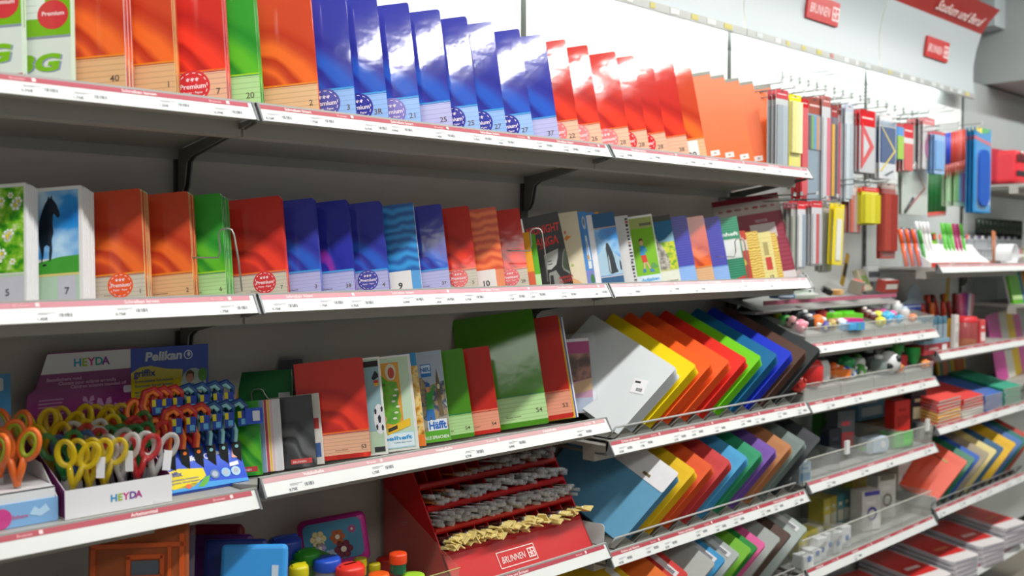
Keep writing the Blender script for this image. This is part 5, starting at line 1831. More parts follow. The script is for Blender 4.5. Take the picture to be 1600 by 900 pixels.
U = .10
PK = [
    (1212, 1231, 140, 262, .02, 'grey ruler pack with red label at the left end of the hooks', bars(['98a4ac/s', 'a8b4bc/s']), 3, 'c8cccc/g', 'c85058/g', .12),
    (1233, 1251, 148, 262, .03, 'yellow capped tube of plastic rods hanging beside the grey rulers', bars(['dcd890/s', 'e8e0a0/s', 'ece8b8/s'], .2, .9, -.010), 2, 'e8e070/g', 'f0e020/g', .08),
    (1251, 1262, 155, 310, .06, 'narrow red pack right of the yellow tube', bars(['d83840/s']), 3, 'd84850/g', 'd02830/g', .08),
    (1261, 1283, 152, 315, .08, 'pack of rulers in black, green, blue and orange', bars(['404850/s', '78a848/s', '3898d0/s', 'd08850/s', 'a8b0b4/s'], .5, .82), 5, '8ca0b0/g', 'a85c50/g', .16),
    (1284, 1297, 150, 318, .07, 'clear ruler pack with pink printed edge', bars(['c8ccd0/s', 'd85c74/s']), 4, 'd0d0d4/g', 'b86c68/g', .10),
    (1298, 1308, 165, 312, .10, 'pack with yellow and black rulers', bars(['e0a818/s', '302c40/s']), 3, '706878/g', 'b04848/g', .12),
    (1309, 1320, 162, 312, .10, 'pack with pink and yellow rulers', bars(['e05c70/s', 'ecc828/s']), 3, 'c0a8b0/g', '984c40/g', .12),
    (1320, 1333, 163, 315, .08, 'clear ruler pack with blue and white header', bars(['c8d4dc/s', 'b4c0c8/s']), 3, 'd4dce0/g', 'c4ccdc/g', .08),
    (1332, 1343, 174, 266, .12, 'narrow red set square pack left of the large one', tri('d03840/s', False), 2, 'c8b8b8/g', 'd02c30/g', .26),
    (1343, 1367, 172, 270, .06, 'large red set square pack with red header', tri('d83038/s'), 4, 'c8c8cc/g', 'd42830/g', .26),
    (1374, 1400, 176, 280, .05, 'dark blue geometry pack with a yellow line', geo, 5, 'd8dce0/g', 'e4e8ea/g', .12),
    (1401, 1412, 193, 250, .05, 'small blue pack with lime green item', bars(['a0c828/s'], .02, .66), 2, '4c94d8/g', 'c83038/g', .09),
    (1411, 1427, 193, 268, .06, 'white pack with red bands and red eraser', bars(['d84840/s'], .02, .58), 3, 'e0dcdc/g', 'd04048/g', .3),
    (1428, 1441, 186, 255, .09, 'clear pack with a grey compass', compass, 3, 'c4c8c4/g', 'e08488/g', .16),
    (1442, 1460, 184, 265, .06, 'pack with pink protractor', arc_('c068a0/s'), 3, 'dcd8d8/g', 'dc8c90/g', .14),
    (1460, 1476, 206, 272, .03, 'light blue pack right of the pink protractor', bars(['70a8e0/s'], .1, .78), 3, '9cc0e8/g', 'd45058/g', .07),
    (1521, 1548, 200, 332, .02, 'large blue and white blister pack at the right end of the hooks', blueb, 3, '2c90d0/g', '3c9cd8/g', 0),
    (1236, 1245, 316, 425, .05, 'grey pencil pack at the left of the lower hooks', bars(['a8a89c/s', '788878/s']), 3, 'b8b8b4/g', 'd0808a/g', .1),
    (1246, 1258, 314, 420, .04, 'white pencil pack with red top on the lower hooks', bars(['e0e0e4/s', '90a0b0/s']), 3, 'd4d4d8/g', 'e03840/g', .12),
    (1268, 1284, 314, 415, .04, 'pack with red top and red foot on the lower hooks', bars(['d0d0d4/s', 'c83038/s', 'b8b8bc/s']), 4, 'd0d0d4/g', 'd83840/g', .1),
    (1285, 1299, 322, 425, .08, 'grey and green pack beside the yellow one on the lower hooks', bars(['a0a098/s', '98a850/s']), 3, 'b0b0a8/g', 'a8a8a4/g', .1),
    (1300, 1316, 318, 414, .04, 'yellow pack with white strip hanging slightly askew', lambda m, w, h: m.box((-w * .2, -.003, h * .08), (w * .25, -.001, h * .75), 'e8e8e0/s'), 2, 'ecd820/g', 'ecd820/g', .06),
    (1327, 1344, 290, 365, .08, 'orange red pack right of the yellow one', bars(['c84828/s', 'b89890/s', 'c84828/s']), 3, 'b0a0a0/g', 'd8c8c4/g', .2),
    (1346, 1373, 293, 350, .06, 'yellow boxed pack with red top', bars(['d0c830/s', 'd8d040/s', 'c8c020/s'], .02, .8, -.012), 3, 'd8d030/g', 'd83838/g', .12),
    (1376, 1399, 286, 404, .10, 'tall dark red boxed pack above the pen shelf', bars(['a84034/s', '983028/s'], .1, .85, -.014), 2, 'a84840/g', 'b8a8a0/g', .08),
    (1409, 1449, 264, 336, .10, 'large squared paper pack with a red line and black pen', lambda m, w, h: (m.decal([(w * .1, h * .9), (w * .13, h * .9), (w * .4, h * .6), (w * .37, h * .6)], -.001, 'c04848'), m.decal([(w * .38, h * .62), (w * .42, h * .6), (-w * .3, h * .06), (-w * .34, h * .1)], -.001, 'b05050'), m.tube([(-w * .4, -.004, h * .05), (-w * .1, -.004, h * .36)], .006, '303438/s')), 2, 'c4ccc4/g', 'b8c0bc/g', .05),
    (1478, 1489, 256, 322, .10, 'green and white pencil pack, left one of two', bars(['a8d0a0/s', '5c9c54/s'], .1, .75), 2, 'c0d8bc/g', '70b068/g', .1),
    (1491, 1508, 253, 322, .08, 'green pack with pink and blue pencils', bars(['60a858/s', '5090c0/s', 'd05090/s'], .1, .75), 2, 'b8d4b0/g', '60a850/g', .14),
]
for (a, b, c, d, y, lb, dr, n, cd, hd, hf) in PK:
    pack(a, b, c, d, y, lb, dr, n, cd, hd, hf, tilt=(4 if 'askew' in lb else 0), group=None)
for k in range(10):      # thin brushes hanging in a row
    c = ['3048c0/s', '3048c0/s', 'c84038/s', 'c84038/s', 'd05048/s', 'd8645c/s', 'c84038/s', 'd87068/s', '3c50c4/s', '3048c0/s'][k]
    p = at(1479 + k * 4.4, 208 - k * .9, .06)
    t = thing('hanging_brush', '%s handled thin brush in the hanging row, %s from the left' % ('blue' if c[0] == '3' else 'red', ['first', 'second', 'third', 'fourth', 'fifth', 'sixth', 'seventh', 'eighth', 'ninth', 'tenth'][k]), 'brush', T(p.x, p.y, p.z), 'thin brushes hanging in a row')
    MB().tube([(0, 0, 0), (0, 0, -.13)], .006, c).build('handle', t)
    MB().tube([(0, 0, -.13), (0, 0, -.16), (0, 0, -.19)], .004, 'a03c34/s', rs=[.006, .005, .001]).build('bristles', t)
for k in range(8):
    p = at(1452 + k * 3.6, 274, .12 + .003 * k)
    t = thing('hanging_pencil', 'dark green pencil hanging under the light blue pack, %s from the left' % ['first', 'second', 'third', 'fourth', 'fifth', 'sixth', 'seventh', 'eighth'][k], 'pencil', T(p.x, p.y, p.z), 'dark green hanging pencils')
    MB().tube([(0, 0, .02), (0, 0, -.155)], .0055, ['1c6c34/s', '2c7c3c/s'][k % 2], 6).build('shaft', t)
    MB().tube([(0, 0, -.155), (0, 0, -.175)], .0055, 'e04838/s', 6, rs=[.0055, .002]).build('tip', t)
hk = 0
for (px, py, y0) in [(1221, 136, .02), (1241, 144, .02), (1256, 150, .04), (1272, 148, .05), (1290, 146, .04), (1303, 160, .06), (1315, 158, .06), (1327, 159, .05), (1338, 170, .08), (1355, 167, .03), (1387, 172, .02), (1407, 190, .02), (1419, 190, .03), (1435, 182, .05), (1451, 181, .03), (1468, 202, .0), (1498, 198, .0), (1534, 198, -.01),
                       (1241, 311, .02), (1252, 310, .02), (1276, 309, .02), (1292, 316, .04), (1308, 313, .02), (1336, 286, .04), (1360, 289, .03), (1388, 282, .06), (1429, 261, .06)]:
    p = at(px, py, y0)
    hook(p.x, p.z - .004, y0, 'chrome peg hook holding the pack %s' % ['over the upper row', 'of the lower row'][py > 255], True)
for k in range(16):
    p = at(1222 + k * 13.5, 121 + k * 3.9, YP)
    hook(p.x, p.z, .12, 'chrome peg hook in the empty upper row on the white panel', False)

# ------------------------------------------------------------------ tray helpers
SL = .25


def on_slope(px, py, z0, lift, sl=SL):
    y = .15
    for _ in range(12):
        p = at(px, py, y)
        f = z0 + sl * max(y, 0) + lift
        # move along the ray until it meets the slope
        q = at(px, py, y + .01)
        g = (q.z - p.z) / .01 - sl
        y = y - (p.z - f) / g
        y = min(.26, max(.02, y))
    p = at(px, py, y)
    return Vector((p.x, y, z0 + sl * y + lift))


def tray(x0, x1, h, label, front_h, sl=SL, ndiv=4, tint='c8ccc8/p', lift=0.0):
    t = thing('clear_tray', label, 'tray')
    z = h - .010
    if lift:
        MB().box((x0, .007, z), (x1, .28, z + lift - .004), 'b4b4ae/s').build('raised_base', t)
    m = MB().ext([(.007, z + lift), (.29, z + lift + sl * .29), (.29, z + lift + sl * .29 - .003), (.007, z + lift - .003)][::-1], x0, x1, 'a8aaa6/s')
    m.build('tray_floor', t)
    MB().box((x0, .002, z), (x1, .005, z + front_h), tint).box((x0, .0015, z), (x1, .0055, z + .012), 'a0a49c/s').build('front_panel', t)
    MB().box((x0, .001, z + front_h - .002), (x1, .0055, z + front_h), 'dcdcd4/s').build('front_edge', t)
    for i in range(ndiv + 1):
        x = x0 + (x1 - x0 - .002) * i / ndiv
        MB().ext([(.005, z), (.29, z + sl * .29), (.29, z + sl * .29 + front_h * .9), (.005, z + front_h)][::-1], x, x + .002, tint).build('divider', t)
    return t


KIND = {'ball': 'ball eraser', 'box': 'small box', 'cyl': 'round sharpener', 'cup': 'cup', 'bar': 'bar eraser'}


def item(kind, px, py, s, col, z0, label, grp=None, col2=None, sl=SL, pp=None):
    lift = s if kind == 'ball' else 0.0
    p = pp or on_slope(px, py + (0 if kind == 'ball' else s * 200), z0, lift, sl)
    t = thing({'ball': 'ball_eraser', 'box': 'small_carton', 'cyl': 'round_sharpener', 'cup': 'plastic_cup', 'bar': 'bar_eraser'}[kind], label, {'ball': 'eraser', 'box': 'carton', 'cyl': 'sharpener', 'cup': 'cup', 'bar': 'eraser'}[kind], T(*p) @ RZ(rr.uniform(-40, 0)), grp)
    c2 = col2 or 'e8e8e8/s'
    if kind == 'ball':
        MB().ball((0, 0, 0), s, col, 16).build('ball', t)
        m = MB()
        for k in range(6):
            a = k * PI / 3
            m.ball((math.cos(a) * s * .80, math.sin(a) * s * .80 - .0, s * (.35 if k % 2 else -.25)), s * .34, c2, 8)
        m.build('spots', t)
    elif kind == 'cyl':
        MB().lathe([(s * .8, 0), (s, s * .3), (s, s * 1.3), (s * .8, s * 1.7), (.0005, s * 1.75)], col).build('body', t)
        MB().lathe([(s * .5, s * 1.7), (s * .5, s * 2.1), (.0005, s * 2.2)], c2, 12).build('cap', t)
    elif kind == 'cup':
        MB().lathe([(s * .35, 0), (s * .6, s * .2), (s * .75, s), (s, s * 1.05), (s * .95, s * 1.9), (s * 1.1, s * 2.0), (s * 1.0, s * 2.0), (s * .8, s * 1.2), (.0005, s * .5)], col).build('body', t)
        MB().lathe([(s * .4, -.002), (s * .4, .004)], c2, 12).build('base_ring', t)
    elif kind == 'bar':
        MB().box((-s, -s * .5, 0), (s, s * .5, s * .5), col).build('eraser_body', t, s * .08, 2)
        MB().box((-s * .1, -s * .53, -.0005), (s * 1.02, s * .53, s * .53), c2).build('paper_sleeve', t)
    else:
        MB().box((-s * .6, -s * .5, 0), (s * .6, s * .5, s * 1.5), col).build('carton_body', t, s * .04, 1)
        MB().box((-s * .61, -s * .51, s * .9), (s * .61, s * .51, s * 1.25), c2).build('printed_band', t)
    return t


def scatter(z0, rows, where, sl=SL):
    seen = {}
    for (kind, px, py, s, col, c2, cn) in rows:
        base = '%s %s %s' % (cn, KIND[kind], where)
        k = seen[base] = seen.get(base, 0) + 1
        lb = base if k == 1 else '%s, %s one' % (base, ['second', 'third', 'fourth', 'fifth'][k - 2])
        pp = None
        if kind == 'cup':
            q, u, s = at(px, py - 18, .05), z0 + sl * .05, .026
            pp = Vector((q.x, .05, q.z - .065))
            item('box', 0, 0, (pp.z - u) / 1.5, ['d8803c/s', 'd83838/s', 'e0dcd0/s'][len(seen) % 3], z0, 'small carton under the %s plastic cup in the lower clear tray' % cn, None, 'e8e8e8/s', sl, Vector((q.x, .05, u)))
        item(kind, px, py, s * 1.25, col, z0, lb, None, c2, sl, pp)


# upper grey tray under the lower hooks (recessed)
ZU = 1.315
t = thing('clear_tray', 'shallow clear tray with pink edge under the lower hooks', 'tray')
MB().ext([(.10, ZU), (.29, ZU + .04), (.29, ZU + .037), (.10, ZU - .003)][::-1], 1.90, 2.86, 'b0b2ae/s').build('tray_floor', t)
MB().box((1.90, .098, ZU - .004), (2.86, .101, ZU + .032), 'd4ccd4/a').build('front_panel', t)
MB().box((1.90, .0965, ZU + .020), (2.86, .1005, ZU + .034), 'b06078/s').build('pink_label_strip', t)
tag(MB().box((1.90, .13, ZU - .012), (2.90, .304, ZU - .004), 'a4a6a2/s').build('shelf_ledge'), 'narrow grey ledge carrying the shallow tray under the lower hooks', 'shelf ledge')


def boxup(px, py, y, size, rot, cols, label, cat='pack', name='packet'):
    p = at(px, py, y)
    t = thing(name, label, cat, T(p.x, y, max(p.z, ZU)) @ rot)
    w, d, h = size
    MB().box((-w / 2, -d / 2, 0), (w / 2, d / 2, h), cols[0]).build('body', t, .002, 1)
    m = MB().box((-w * .4, -d / 2 - .001, h * .3), (w * .4, -d / 2, h * .7), cols[1])
    m.box((-w * .35, -d * .35, h), (w * .35, d * .35, h + .001), cols[1])
    m.build('print', t)
    return t


boxup(1240, 464, .12, (.16, .06, .018), RZ(-20) @ RX(14), ('c8ccc8/g', 'a8b8a8'), 'clear film packet at the left of the shallow tray')
boxup(1222, 466, .11, (.07, .05, .014), RZ(-30), ('4888b8/s', 'd0d8e0'), 'blue packet at the left end of the shallow tray')
boxup(1262, 460, .20, (.05, .004, .14), RY(-14) @ RX(-20), ('a83c48/g', 'd8c8c8'), 'dark red card of football erasers standing in the shallow tray')
boxup(1290, 458, .16, (.19, .035, .02), RZ(30) @ RX(24), ('1c1e20/s', '383c3c'), 'black ridged eraser pack lying across the shallow tray')
boxup(1305, 461, .13, (.08, .05, .02), RZ(20), ('d0a060/s', 'e0c090'), 'tan packet in the middle of the shallow tray')
boxup(1315, 446, .22, (.03, .003, .13), RY(22), ('b89020/s', '302c20'), 'gold hang tag card standing in the shallow tray')
boxup(1335, 458, .15, (.12, .05, .05), RZ(24) @ RX(16), ('8c8478/s', 'd84840'), 'grey carton with red print in the shallow tray')
boxup(1355, 455, .17, (.10, .02, .09), RZ(10) @ RX(-24), ('b0a890/s', '7c9450'), 'beige and green card pack in the shallow tray')
boxup(1362, 440, .25, (.12, .02, .06), RZ(0), ('d8dcdc/s', '4c5458'), 'white pack with dark lettering at the back of the shallow tray')
boxup(1385, 456, .16, (.09, .04, .05), RZ(-10) @ RX(10), ('a84038/s', 'd0d0c8'), 'red and white pack at the right of the shallow tray')
for (px, py, r, y) in ((1256, 450, .034, .12), (1254, 437, .024, .2)):
    p = at(px, py, y)
    t = thing('toy_football', 'black and white football eraser %s' % ('lying in the shallow tray' if r > .03 else 'printed card ball behind the larger football'), 'football', T(p.x, p.y, max(p.z, ZU + r)))
    MB().ball((0, 0, 0), r, 'e4e6e6/s', 18).build('ball', t)
    m = MB()
    for (a, b) in ((200, 10), (250, 40), (300, 0), (250, -25), (225, 70)):
        a, b = R_(a), R_(b)
        m.ball((math.cos(a) * math.cos(b) * r * .74, math.sin(a) * math.cos(b) * r * .74, math.sin(b) * r * .74), r * .33, '1c2024/s', 8)
    m.build('black_patches', t)

# tray A: erasers and sharpeners
tray(2.0, 2.985, HA, 'long clear tray full of erasers and round sharpeners', .062, lift=.032)
A = [('cyl', 1218, 492, .020, 'd8dc20/s', '202428/s', 'yellow and black'), ('cyl', 1227, 494, .018, '303438/s', 'c8d0d0/s', 'dark grey'), ('cyl', 1226, 504, .016, '3c9c38/s', '202020/s', 'green'),
     ('ball', 1238, 503, .017, 'd8a0a0/s', '282828/s', 'pale pink'), ('cyl', 1245, 500, .022, '202224/s', '484c50/s', 'black'), ('ball', 1251, 509, .018, 'f08ca0/s', 'f0c0c8/s', 'rose pink'),
     ('cyl', 1256, 503, .020, '1c1e22/s', 'c0c8c8/s', 'glossy black'), ('cyl', 1264, 508, .018, '282a2c/s', 'd8d8d8/s', 'black and white'), ('cyl', 1266, 496, .015, '8080a8/s', 'c8c8d8/s', 'lilac grey'),
     ('ball', 1278, 503, .021, 'f07828/s', 'f8f0e8/s', 'orange'), ('cyl', 1283, 496, .018, 'b83038/s', 'e8e8e8/s', 'red'), ('cyl', 1295, 497, .018, '606468/s', '303438/s', 'grey'), ('ball', 1290, 510, .015, '5850a0/s', 'c8c880/s', 'violet'),
     ('ball', 1300, 507, .016, 'c0a860/s', '705838/s', 'tan'), ('ball', 1314, 505, .015, 'e8e8ec/s', 'c8c8d0/s', 'white'),
     ('bar', 1305, 488, .055, '68d02c/s', '60c828/s', 'lime green'), ('bar', 1316, 491, .05, '70d830/s', '68d030/s', 'bright green'), ('bar', 1320, 499, .045, 'e03c90/s', 'd83488/s', 'magenta'), ('bar', 1329, 506, .04, '50a8e0/s', '4898d8/s', 'blue'), ('bar', 1324, 507, .03, '68c838/s', '60c030/s', 'small green'),
     ('cyl', 1342, 489, .017, '6c2828/s', 'e0d8d0/s', 'wine red'), ('cyl', 1350, 494, .017, '5c2424/s', 'e0d8d0/s', 'maroon'), ('cyl', 1357, 498, .016, '682c28/s', 'd8d0c8/s', 'dark brown'), ('cyl', 1364, 501, .015, '582020/s', 'd8d0c8/s', 'brown'),
     ('bar', 1365, 483, .032, 'f060b0/s', 'f070b8/s', 'pink'), ('ball', 1372, 494, .017, 'd8e040/s', 'c8d030/s', 'yellow'), ('ball', 1376, 503, .015, 'e0d830/s', 'e8e060/s', 'lemon'), ('ball', 1386, 496, .020, '48b0e8/s', '60c0f0/s', 'sky blue'),
     ('ball', 1394, 492, .014, 'f060a8/s', 'f080b8/s', 'hot pink'), ('cyl', 1388, 478, .020, 'd8dce0/s', 'b0b8bc/s', 'silver'), ('cyl', 1401, 486, .020, 'd0d4d4/s', 'e8e8e8/s', 'pale grey'), ('ball', 1405, 498, .013, '40a8d8/s', '50b8e8/s', 'small blue'),
     ('cyl', 1413, 492, .016, 'd8d8d8/s', 'c8d8e8/s', 'white'), ('ball', 1426, 496, .013, 'e88860/s', 'f0a880/s', 'peach')]
scatter(HA + .022, A, 'in the upper clear tray')
for k in range(6):
    p = at(1412 + k * 4.5, 486, .15)
    item('box', 0, 0, .016, '4858b8/s', HA, 'small blue and white carton standing at the right of the upper clear tray, %s in row' % ['first', 'second', 'third', 'fourth', 'fifth', 'sixth'][k], 'small blue cartons in the upper tray', 'c8d0f0/s', pp=Vector((p.x, .15, HA + .022 + SL * .15)))

# tray B: football erasers and toys
tray(1.995, 3.10 - .115, HB, 'long clear tray with football erasers and toy sharpeners', .070, lift=.040)
B = [('cyl', 1266, 577, .026, '3c3448/s', 'a898b8/s', 'dark violet'), ('cyl', 1262, 592, .040, 'd83030/s', 'f04040/s', 'large red'), ('cyl', 1277, 587, .034, 'd8dcdc/s', '303438/s', 'white'), ('ball', 1246, 604, .022, 'e03830/s', 'c82828/s', 'bright red'),
     ('bar', 1299, 578, .045, 'f07420/s', 'f08030/s', 'orange'), ('ball', 1300, 576, .020, 'f07020/s', 'f8e0d0/s', 'orange spotted'), ('ball', 1312, 580, .018, 'f06818/s', 'e8e8f0/s', 'vivid orange'), ('ball', 1320, 569, .026, '209850/s', '40b868/s', 'green'),
     ('ball', 1322, 580, .016, '3c68c8/s', 'e0e8f8/s', 'blue'), ('ball', 1330, 583, .015, 'e0e4e8/s', '4870c8/s', 'white blue spotted'), ('cyl', 1340, 573, .022, 'e0e4dc/s', '60a050/s', 'white and green'), ('ball', 1344, 578, .018, '50a848/s', 'f0f0e8/s', 'leaf green'),
     ('cyl', 1334, 565, .015, 'a89020/s', 'd0b830/s', 'gold'), ('cyl', 1356, 570, .030, '202424/s', 'c0c8c8/s', 'black'), ('box', 1371, 556, .05, 'c8ccd0/s', 'b09898/s', 'grey and white'), ('ball', 1389, 566, .034, 'e4e6e8/s', '202428/s', 'large black and white football'),
     ('cyl', 1372, 577, .026, 'b8c8c4/t', 'e0e4e4/s', 'clear'), ('box', 1407, 568, .026, 'd83838/s', 'c83030/s', 'red'), ('ball', 1403, 578, .016, 'f08840/s', 'f0a060/s', 'pale orange'), ('cup', 1399, 555, .042, '1c8c40/s', '28a850/s', 'dark green'),
     ('cup', 1427, 560, .046, '28b450/s', '1c9040/s', 'bright green'), ('cup', 1451, 565, .040, 'e84c70/s', 'f06c88/s', 'coral pink'), ('ball', 1444, 572, .015, 'f08030/s', 'f8a858/s', 'small orange')]
scatter(HB + .030, B, 'in the lower clear tray')

# tray C: half empty tray of tape dispensers, tray D: white cartons
tray(1.99, 2.985, HC, 'half empty clear tray with adhesive tape and boxes at its back', .085, .10)


def on_shelf_box(px, py, y, w, d, h, col, c2, label, rz=-12, name='carton', cat='carton', zmin=None):
    p = at(px, py, y)
    z = p.z if zmin is None else zmin
    t = thing(name, label, cat, T(p.x, y, z) @ RZ(rz))
    MB().box((-w / 2, -d / 2, 0), (w / 2, d / 2, h), col).build('carton_body', t, .002, 1)
    m = MB().decal([(-w * .4, h * .15), (w * .4, h * .15), (w * .4, h * .5), (-w * .4, h * .5)], -d / 2 - .0006, c2)
    m.decal([(-w * .3, h * .65), (w * .2, h * .65), (w * .2, h * .75), (-w * .3, h * .75)], -d / 2 - .0006, c2)
    m.build('print', t)
    return t


zC = HC - .010
on_shelf_box(1313, 693, .14, .085, .06, .16, '60646c/s', 'c84850', 'dark grey carton with a small red mark in the half empty tray', -18, zmin=zC + .02)
on_shelf_box(1298, 690, .10, .06, .05, .12, '282c34/s', '404858', 'black packet left of the dark grey carton', -18, zmin=zC + .015)
on_shelf_box(1288, 680, .22, .10, .04, .15, '2c7c1c/s', '3c9c2c', 'green packet at the back left of the half empty tray', -10, zmin=zC + .03)
on_shelf_box(1301, 660, .26, .05, .03, .20, 'b4b0ac/s', 'c8c4c0', 'white card leaning at the back of the half empty tray', -10, zmin=zC + .035)
on_shelf_box(1352, 675, .24, .20, .06, .10, '6c98b4/s', 'c8d4dc', 'light blue and white carton at the back of the half empty tray', -4, zmin=zC + .09, name='carton')
on_shelf_box(1352, 690, .25, .20, .08, .055, '5c4838/s', '806850', 'brown carton under the light blue one', -4, zmin=zC + .03)
on_shelf_box(1402, 657, .07, .09, .05, .120, 'd42c24/s', 'b82018', 'tall bright red carton in the half empty tray', -14, zmin=zC + .072)
on_shelf_box(1429, 657, .09, .09, .04, .135, '282430/s', 'c8b898', 'black and red carton with picture beside the tall red one', -14, zmin=zC + .075)
on_shelf_box(1400, 690, .075, .12, .07, .060, '3cc428/s', '60d84c', 'bright green translucent box in the half empty tray', -10, zmin=zC + .010)
on_shelf_box(1433, 690, .08, .09, .05, .065, '50545c/s', '34383c', 'dark packet at the right end of the half empty tray', -10, zmin=zC + .02)
p = at(1365, 690, .07)
t = thing('tape_dispenser', 'pale blue round tape dispenser in the half empty tray', 'tape dispenser', T(p.x, .07, zC + .012) @ RZ(-10))
MB().prism(rrect(-.07, 0, .07, .062, .026), -.02, .02, 'c0d0e0/s').build('dispenser_body', t, .005, 2)
MB().prism(disc(.03, .03, .014, 20), -.0215, .0215, 'e8ecf0/s').build('tape_core', t)
MB().box((-.095, -.02, .02), (-.07, .02, .032), '30a838/s').build('cutter', t)
for (px, py) in ((1322, 700), (1448, 655)):
    p = at(px, py, .003)
    tag(MB().box((-.012, -.003, -.02), (.012, .006, .026), 'e8eaea/s').build('label_clip', mw=T(p.x, -.002, zC + .085)), 'white label clip on the clear tray edge, %s' % ('left one' if px < 1400 else 'right one'), 'label clip', 'label clips on the half empty tray')
on_shelf_box(1252, 715, .03, .05, .04, .075, 'b8d0e4/s', '5898c8', 'small light blue carton at the left end of the half empty tray', -20, zmin=zC)
on_shelf_box(1240, 745, .20, .06, .05, .10, '3c90c8/s', '98c8e8', 'sky blue carton behind the dark grey folder', -20, zmin=zC)

tray(1.99, 2.985, HD, 'clear tray full of small white and yellow cartons on the lowest shelf', .11, .06)
zD = HD - .010
bx = [('d8c84c/s', 'yellow', 1280), ('c8b040/s', 'mustard', 1290), ('4c8c94/s', 'teal', 1301), ('3c8088/s', 'dark teal', 1311), ('609850/s', 'green', 1320)]
for k, (c, cn, px) in enumerate(bx):
    for j in range(2):
        on_shelf_box(px, 790, .20 - j * .0, .042, .07, .12, c, 'e0dcc8', '%s cardboard sleeve in the back row of the carton tray, %s copy' % (cn, 'front' if not j else 'rear'), -6, zmin=zD + .02 + j * .0) if j == 0 else None
for k in range(4):
    on_shelf_box(1243 + k * 9, 815, .10, .042, .06, .085, ['dcd050/s', 'd4c440/s', 'e0d458/s', 'e4e0c8/s'][k], 'e8e4d0', '%s carton in the middle of the carton tray' % ['pale yellow', 'deeper yellow', 'lemon yellow', 'cream'][k], -8, zmin=zD + .012)
for k, (px, y) in enumerate(((1276, .05), (1288, .05), (1300, .05), (1314, .05), (1255, .03), (1268, .03))):
    t = on_shelf_box(px, 830, y + .012 * (k % 2), .05, .05, .075 if k < 4 else .045, 'e8ecf0/s', 'f4f6f8', 'small white carton with blue mark at the front of the carton tray, %s' % ['first', 'second', 'third', 'fourth', 'low left one', 'low right one'][k], -10, zmin=zD + .004)
    MB().prism(disc(0, .035, .010, 16), -.0268, -.0262, '4078c0/g').build('round_mark', t)
for k, (px, y, c, lb) in enumerate(((1352, .10, '5048a8/g', 'large white carton with a violet ring'), (1376, .14, '8c8878/g', 'large white carton with a grey ring'), (1405, .17, '4c4890/g', 'tall white carton with a red and blue ring'))):
    hh = (.15, .17, .26)[k]
    t = on_shelf_box(px, 830, y, .10 if k < 2 else .09, .06, hh, 'e0dcd8/s', 'ecece8', lb + ' in the carton tray', -16, zmin=zD + .008)
    ro, ri = disc(0, hh * .42, .026, 24), disc(0, hh * .42, .017, 24)
    m = MB()
    for q in range(24):
        m.decal([ro[q], ro[(q + 1) % 24], ri[(q + 1) % 24], ri[q]], -.0315, ['4c4890/g', 'c85060/g'][q < 9] if k == 2 else c)
    m.decal([(-.04, hh * .88), (.04, hh * .88), (.04, hh * .99), (-.04, hh * .99)], -.0315, c)
    m.build('ring_print', t)
on_shelf_box(1382, 775, .25, .16, .05, .14, '384c48/s', '587068', 'dark green carton at the back of the carton tray', -4, zmin=zD + .02)
on_shelf_box(1345, 775, .26, .20, .05, .15, 'c4b44c/s', 'd8cc78', 'ochre carton at the back of the carton tray', -4, zmin=zD + .02)

# ------------------------------------------------------------------ pen shelf (fifth bay)
zE = HE - .012


def pen(p, rx, rz, c, c2, L=.135, label='', grp=None, r=.0055):
    t = thing('felt_pen', label, 'pen', T(*p) @ RZ(rz) @ RX(rx), grp)
    MB().tube([(0, 0, 0), (0, 0, L * .62)], r, c2, 8).build('barrel', t)
    MB().tube([(0, 0, L * .62), (0, 0, L * .97), (0, 0, L)], r * 1.15, c, 8, rs=[r * 1.2, r * 1.15, r * .6]).build('cap', t)
    return t


t = thing('pen_rack', 'clear acrylic rack holding the large felt pens', 'pen rack', T(0, 0, 0))
x0 = at(1410, 400, .03).x
x1 = at(1452, 400, .03).x
MB().box((x0, .03, zE), (x1, .032, zE + .055), 'd0d4d8/a').box((x0, .12, zE), (x1, .122, zE + .16), 'd0d4d8/a').box((x0, .03, zE), (x1, .122, zE + .002), 'd0d4d8/a').build('rack_body', t)
for k, (c, cn) in enumerate((('f06828/s', 'orange'), ('5050b0/s', 'violet'), ('f06828/s', 'orange'), ('5058b0/s', 'violet'), ('f06028/s', 'orange'), ('3858b0/s', 'blue'), ('40a040/s', 'green'))):
    p = at(1417 + k * 5, 400, .06)
    pen((p.x, .06 + .01 * (k % 2), zE + .004), -12, 0, c, c, .15, '%s felt pen standing in the acrylic rack, %s from the left' % (cn, ['first', 'second', 'third', 'fourth', 'fifth', 'sixth', 'seventh'][k]), 'felt pens in the acrylic rack', .008)
for k in range(9):
    p = at(1418 + k * 4, 370, .14)
    pen((p.x, .15, zE + .002), -6, 0, ['282c2c/s', 'e8e8e8/s', '384038/s'][k % 3], 'b0b4b0/s', .16, 'dark capped pen in the back row behind the acrylic rack, %s' % ['first', 'second', 'third', 'fourth', 'fifth', 'sixth', 'seventh', 'eighth', 'ninth'][k], 'pens behind the acrylic rack')
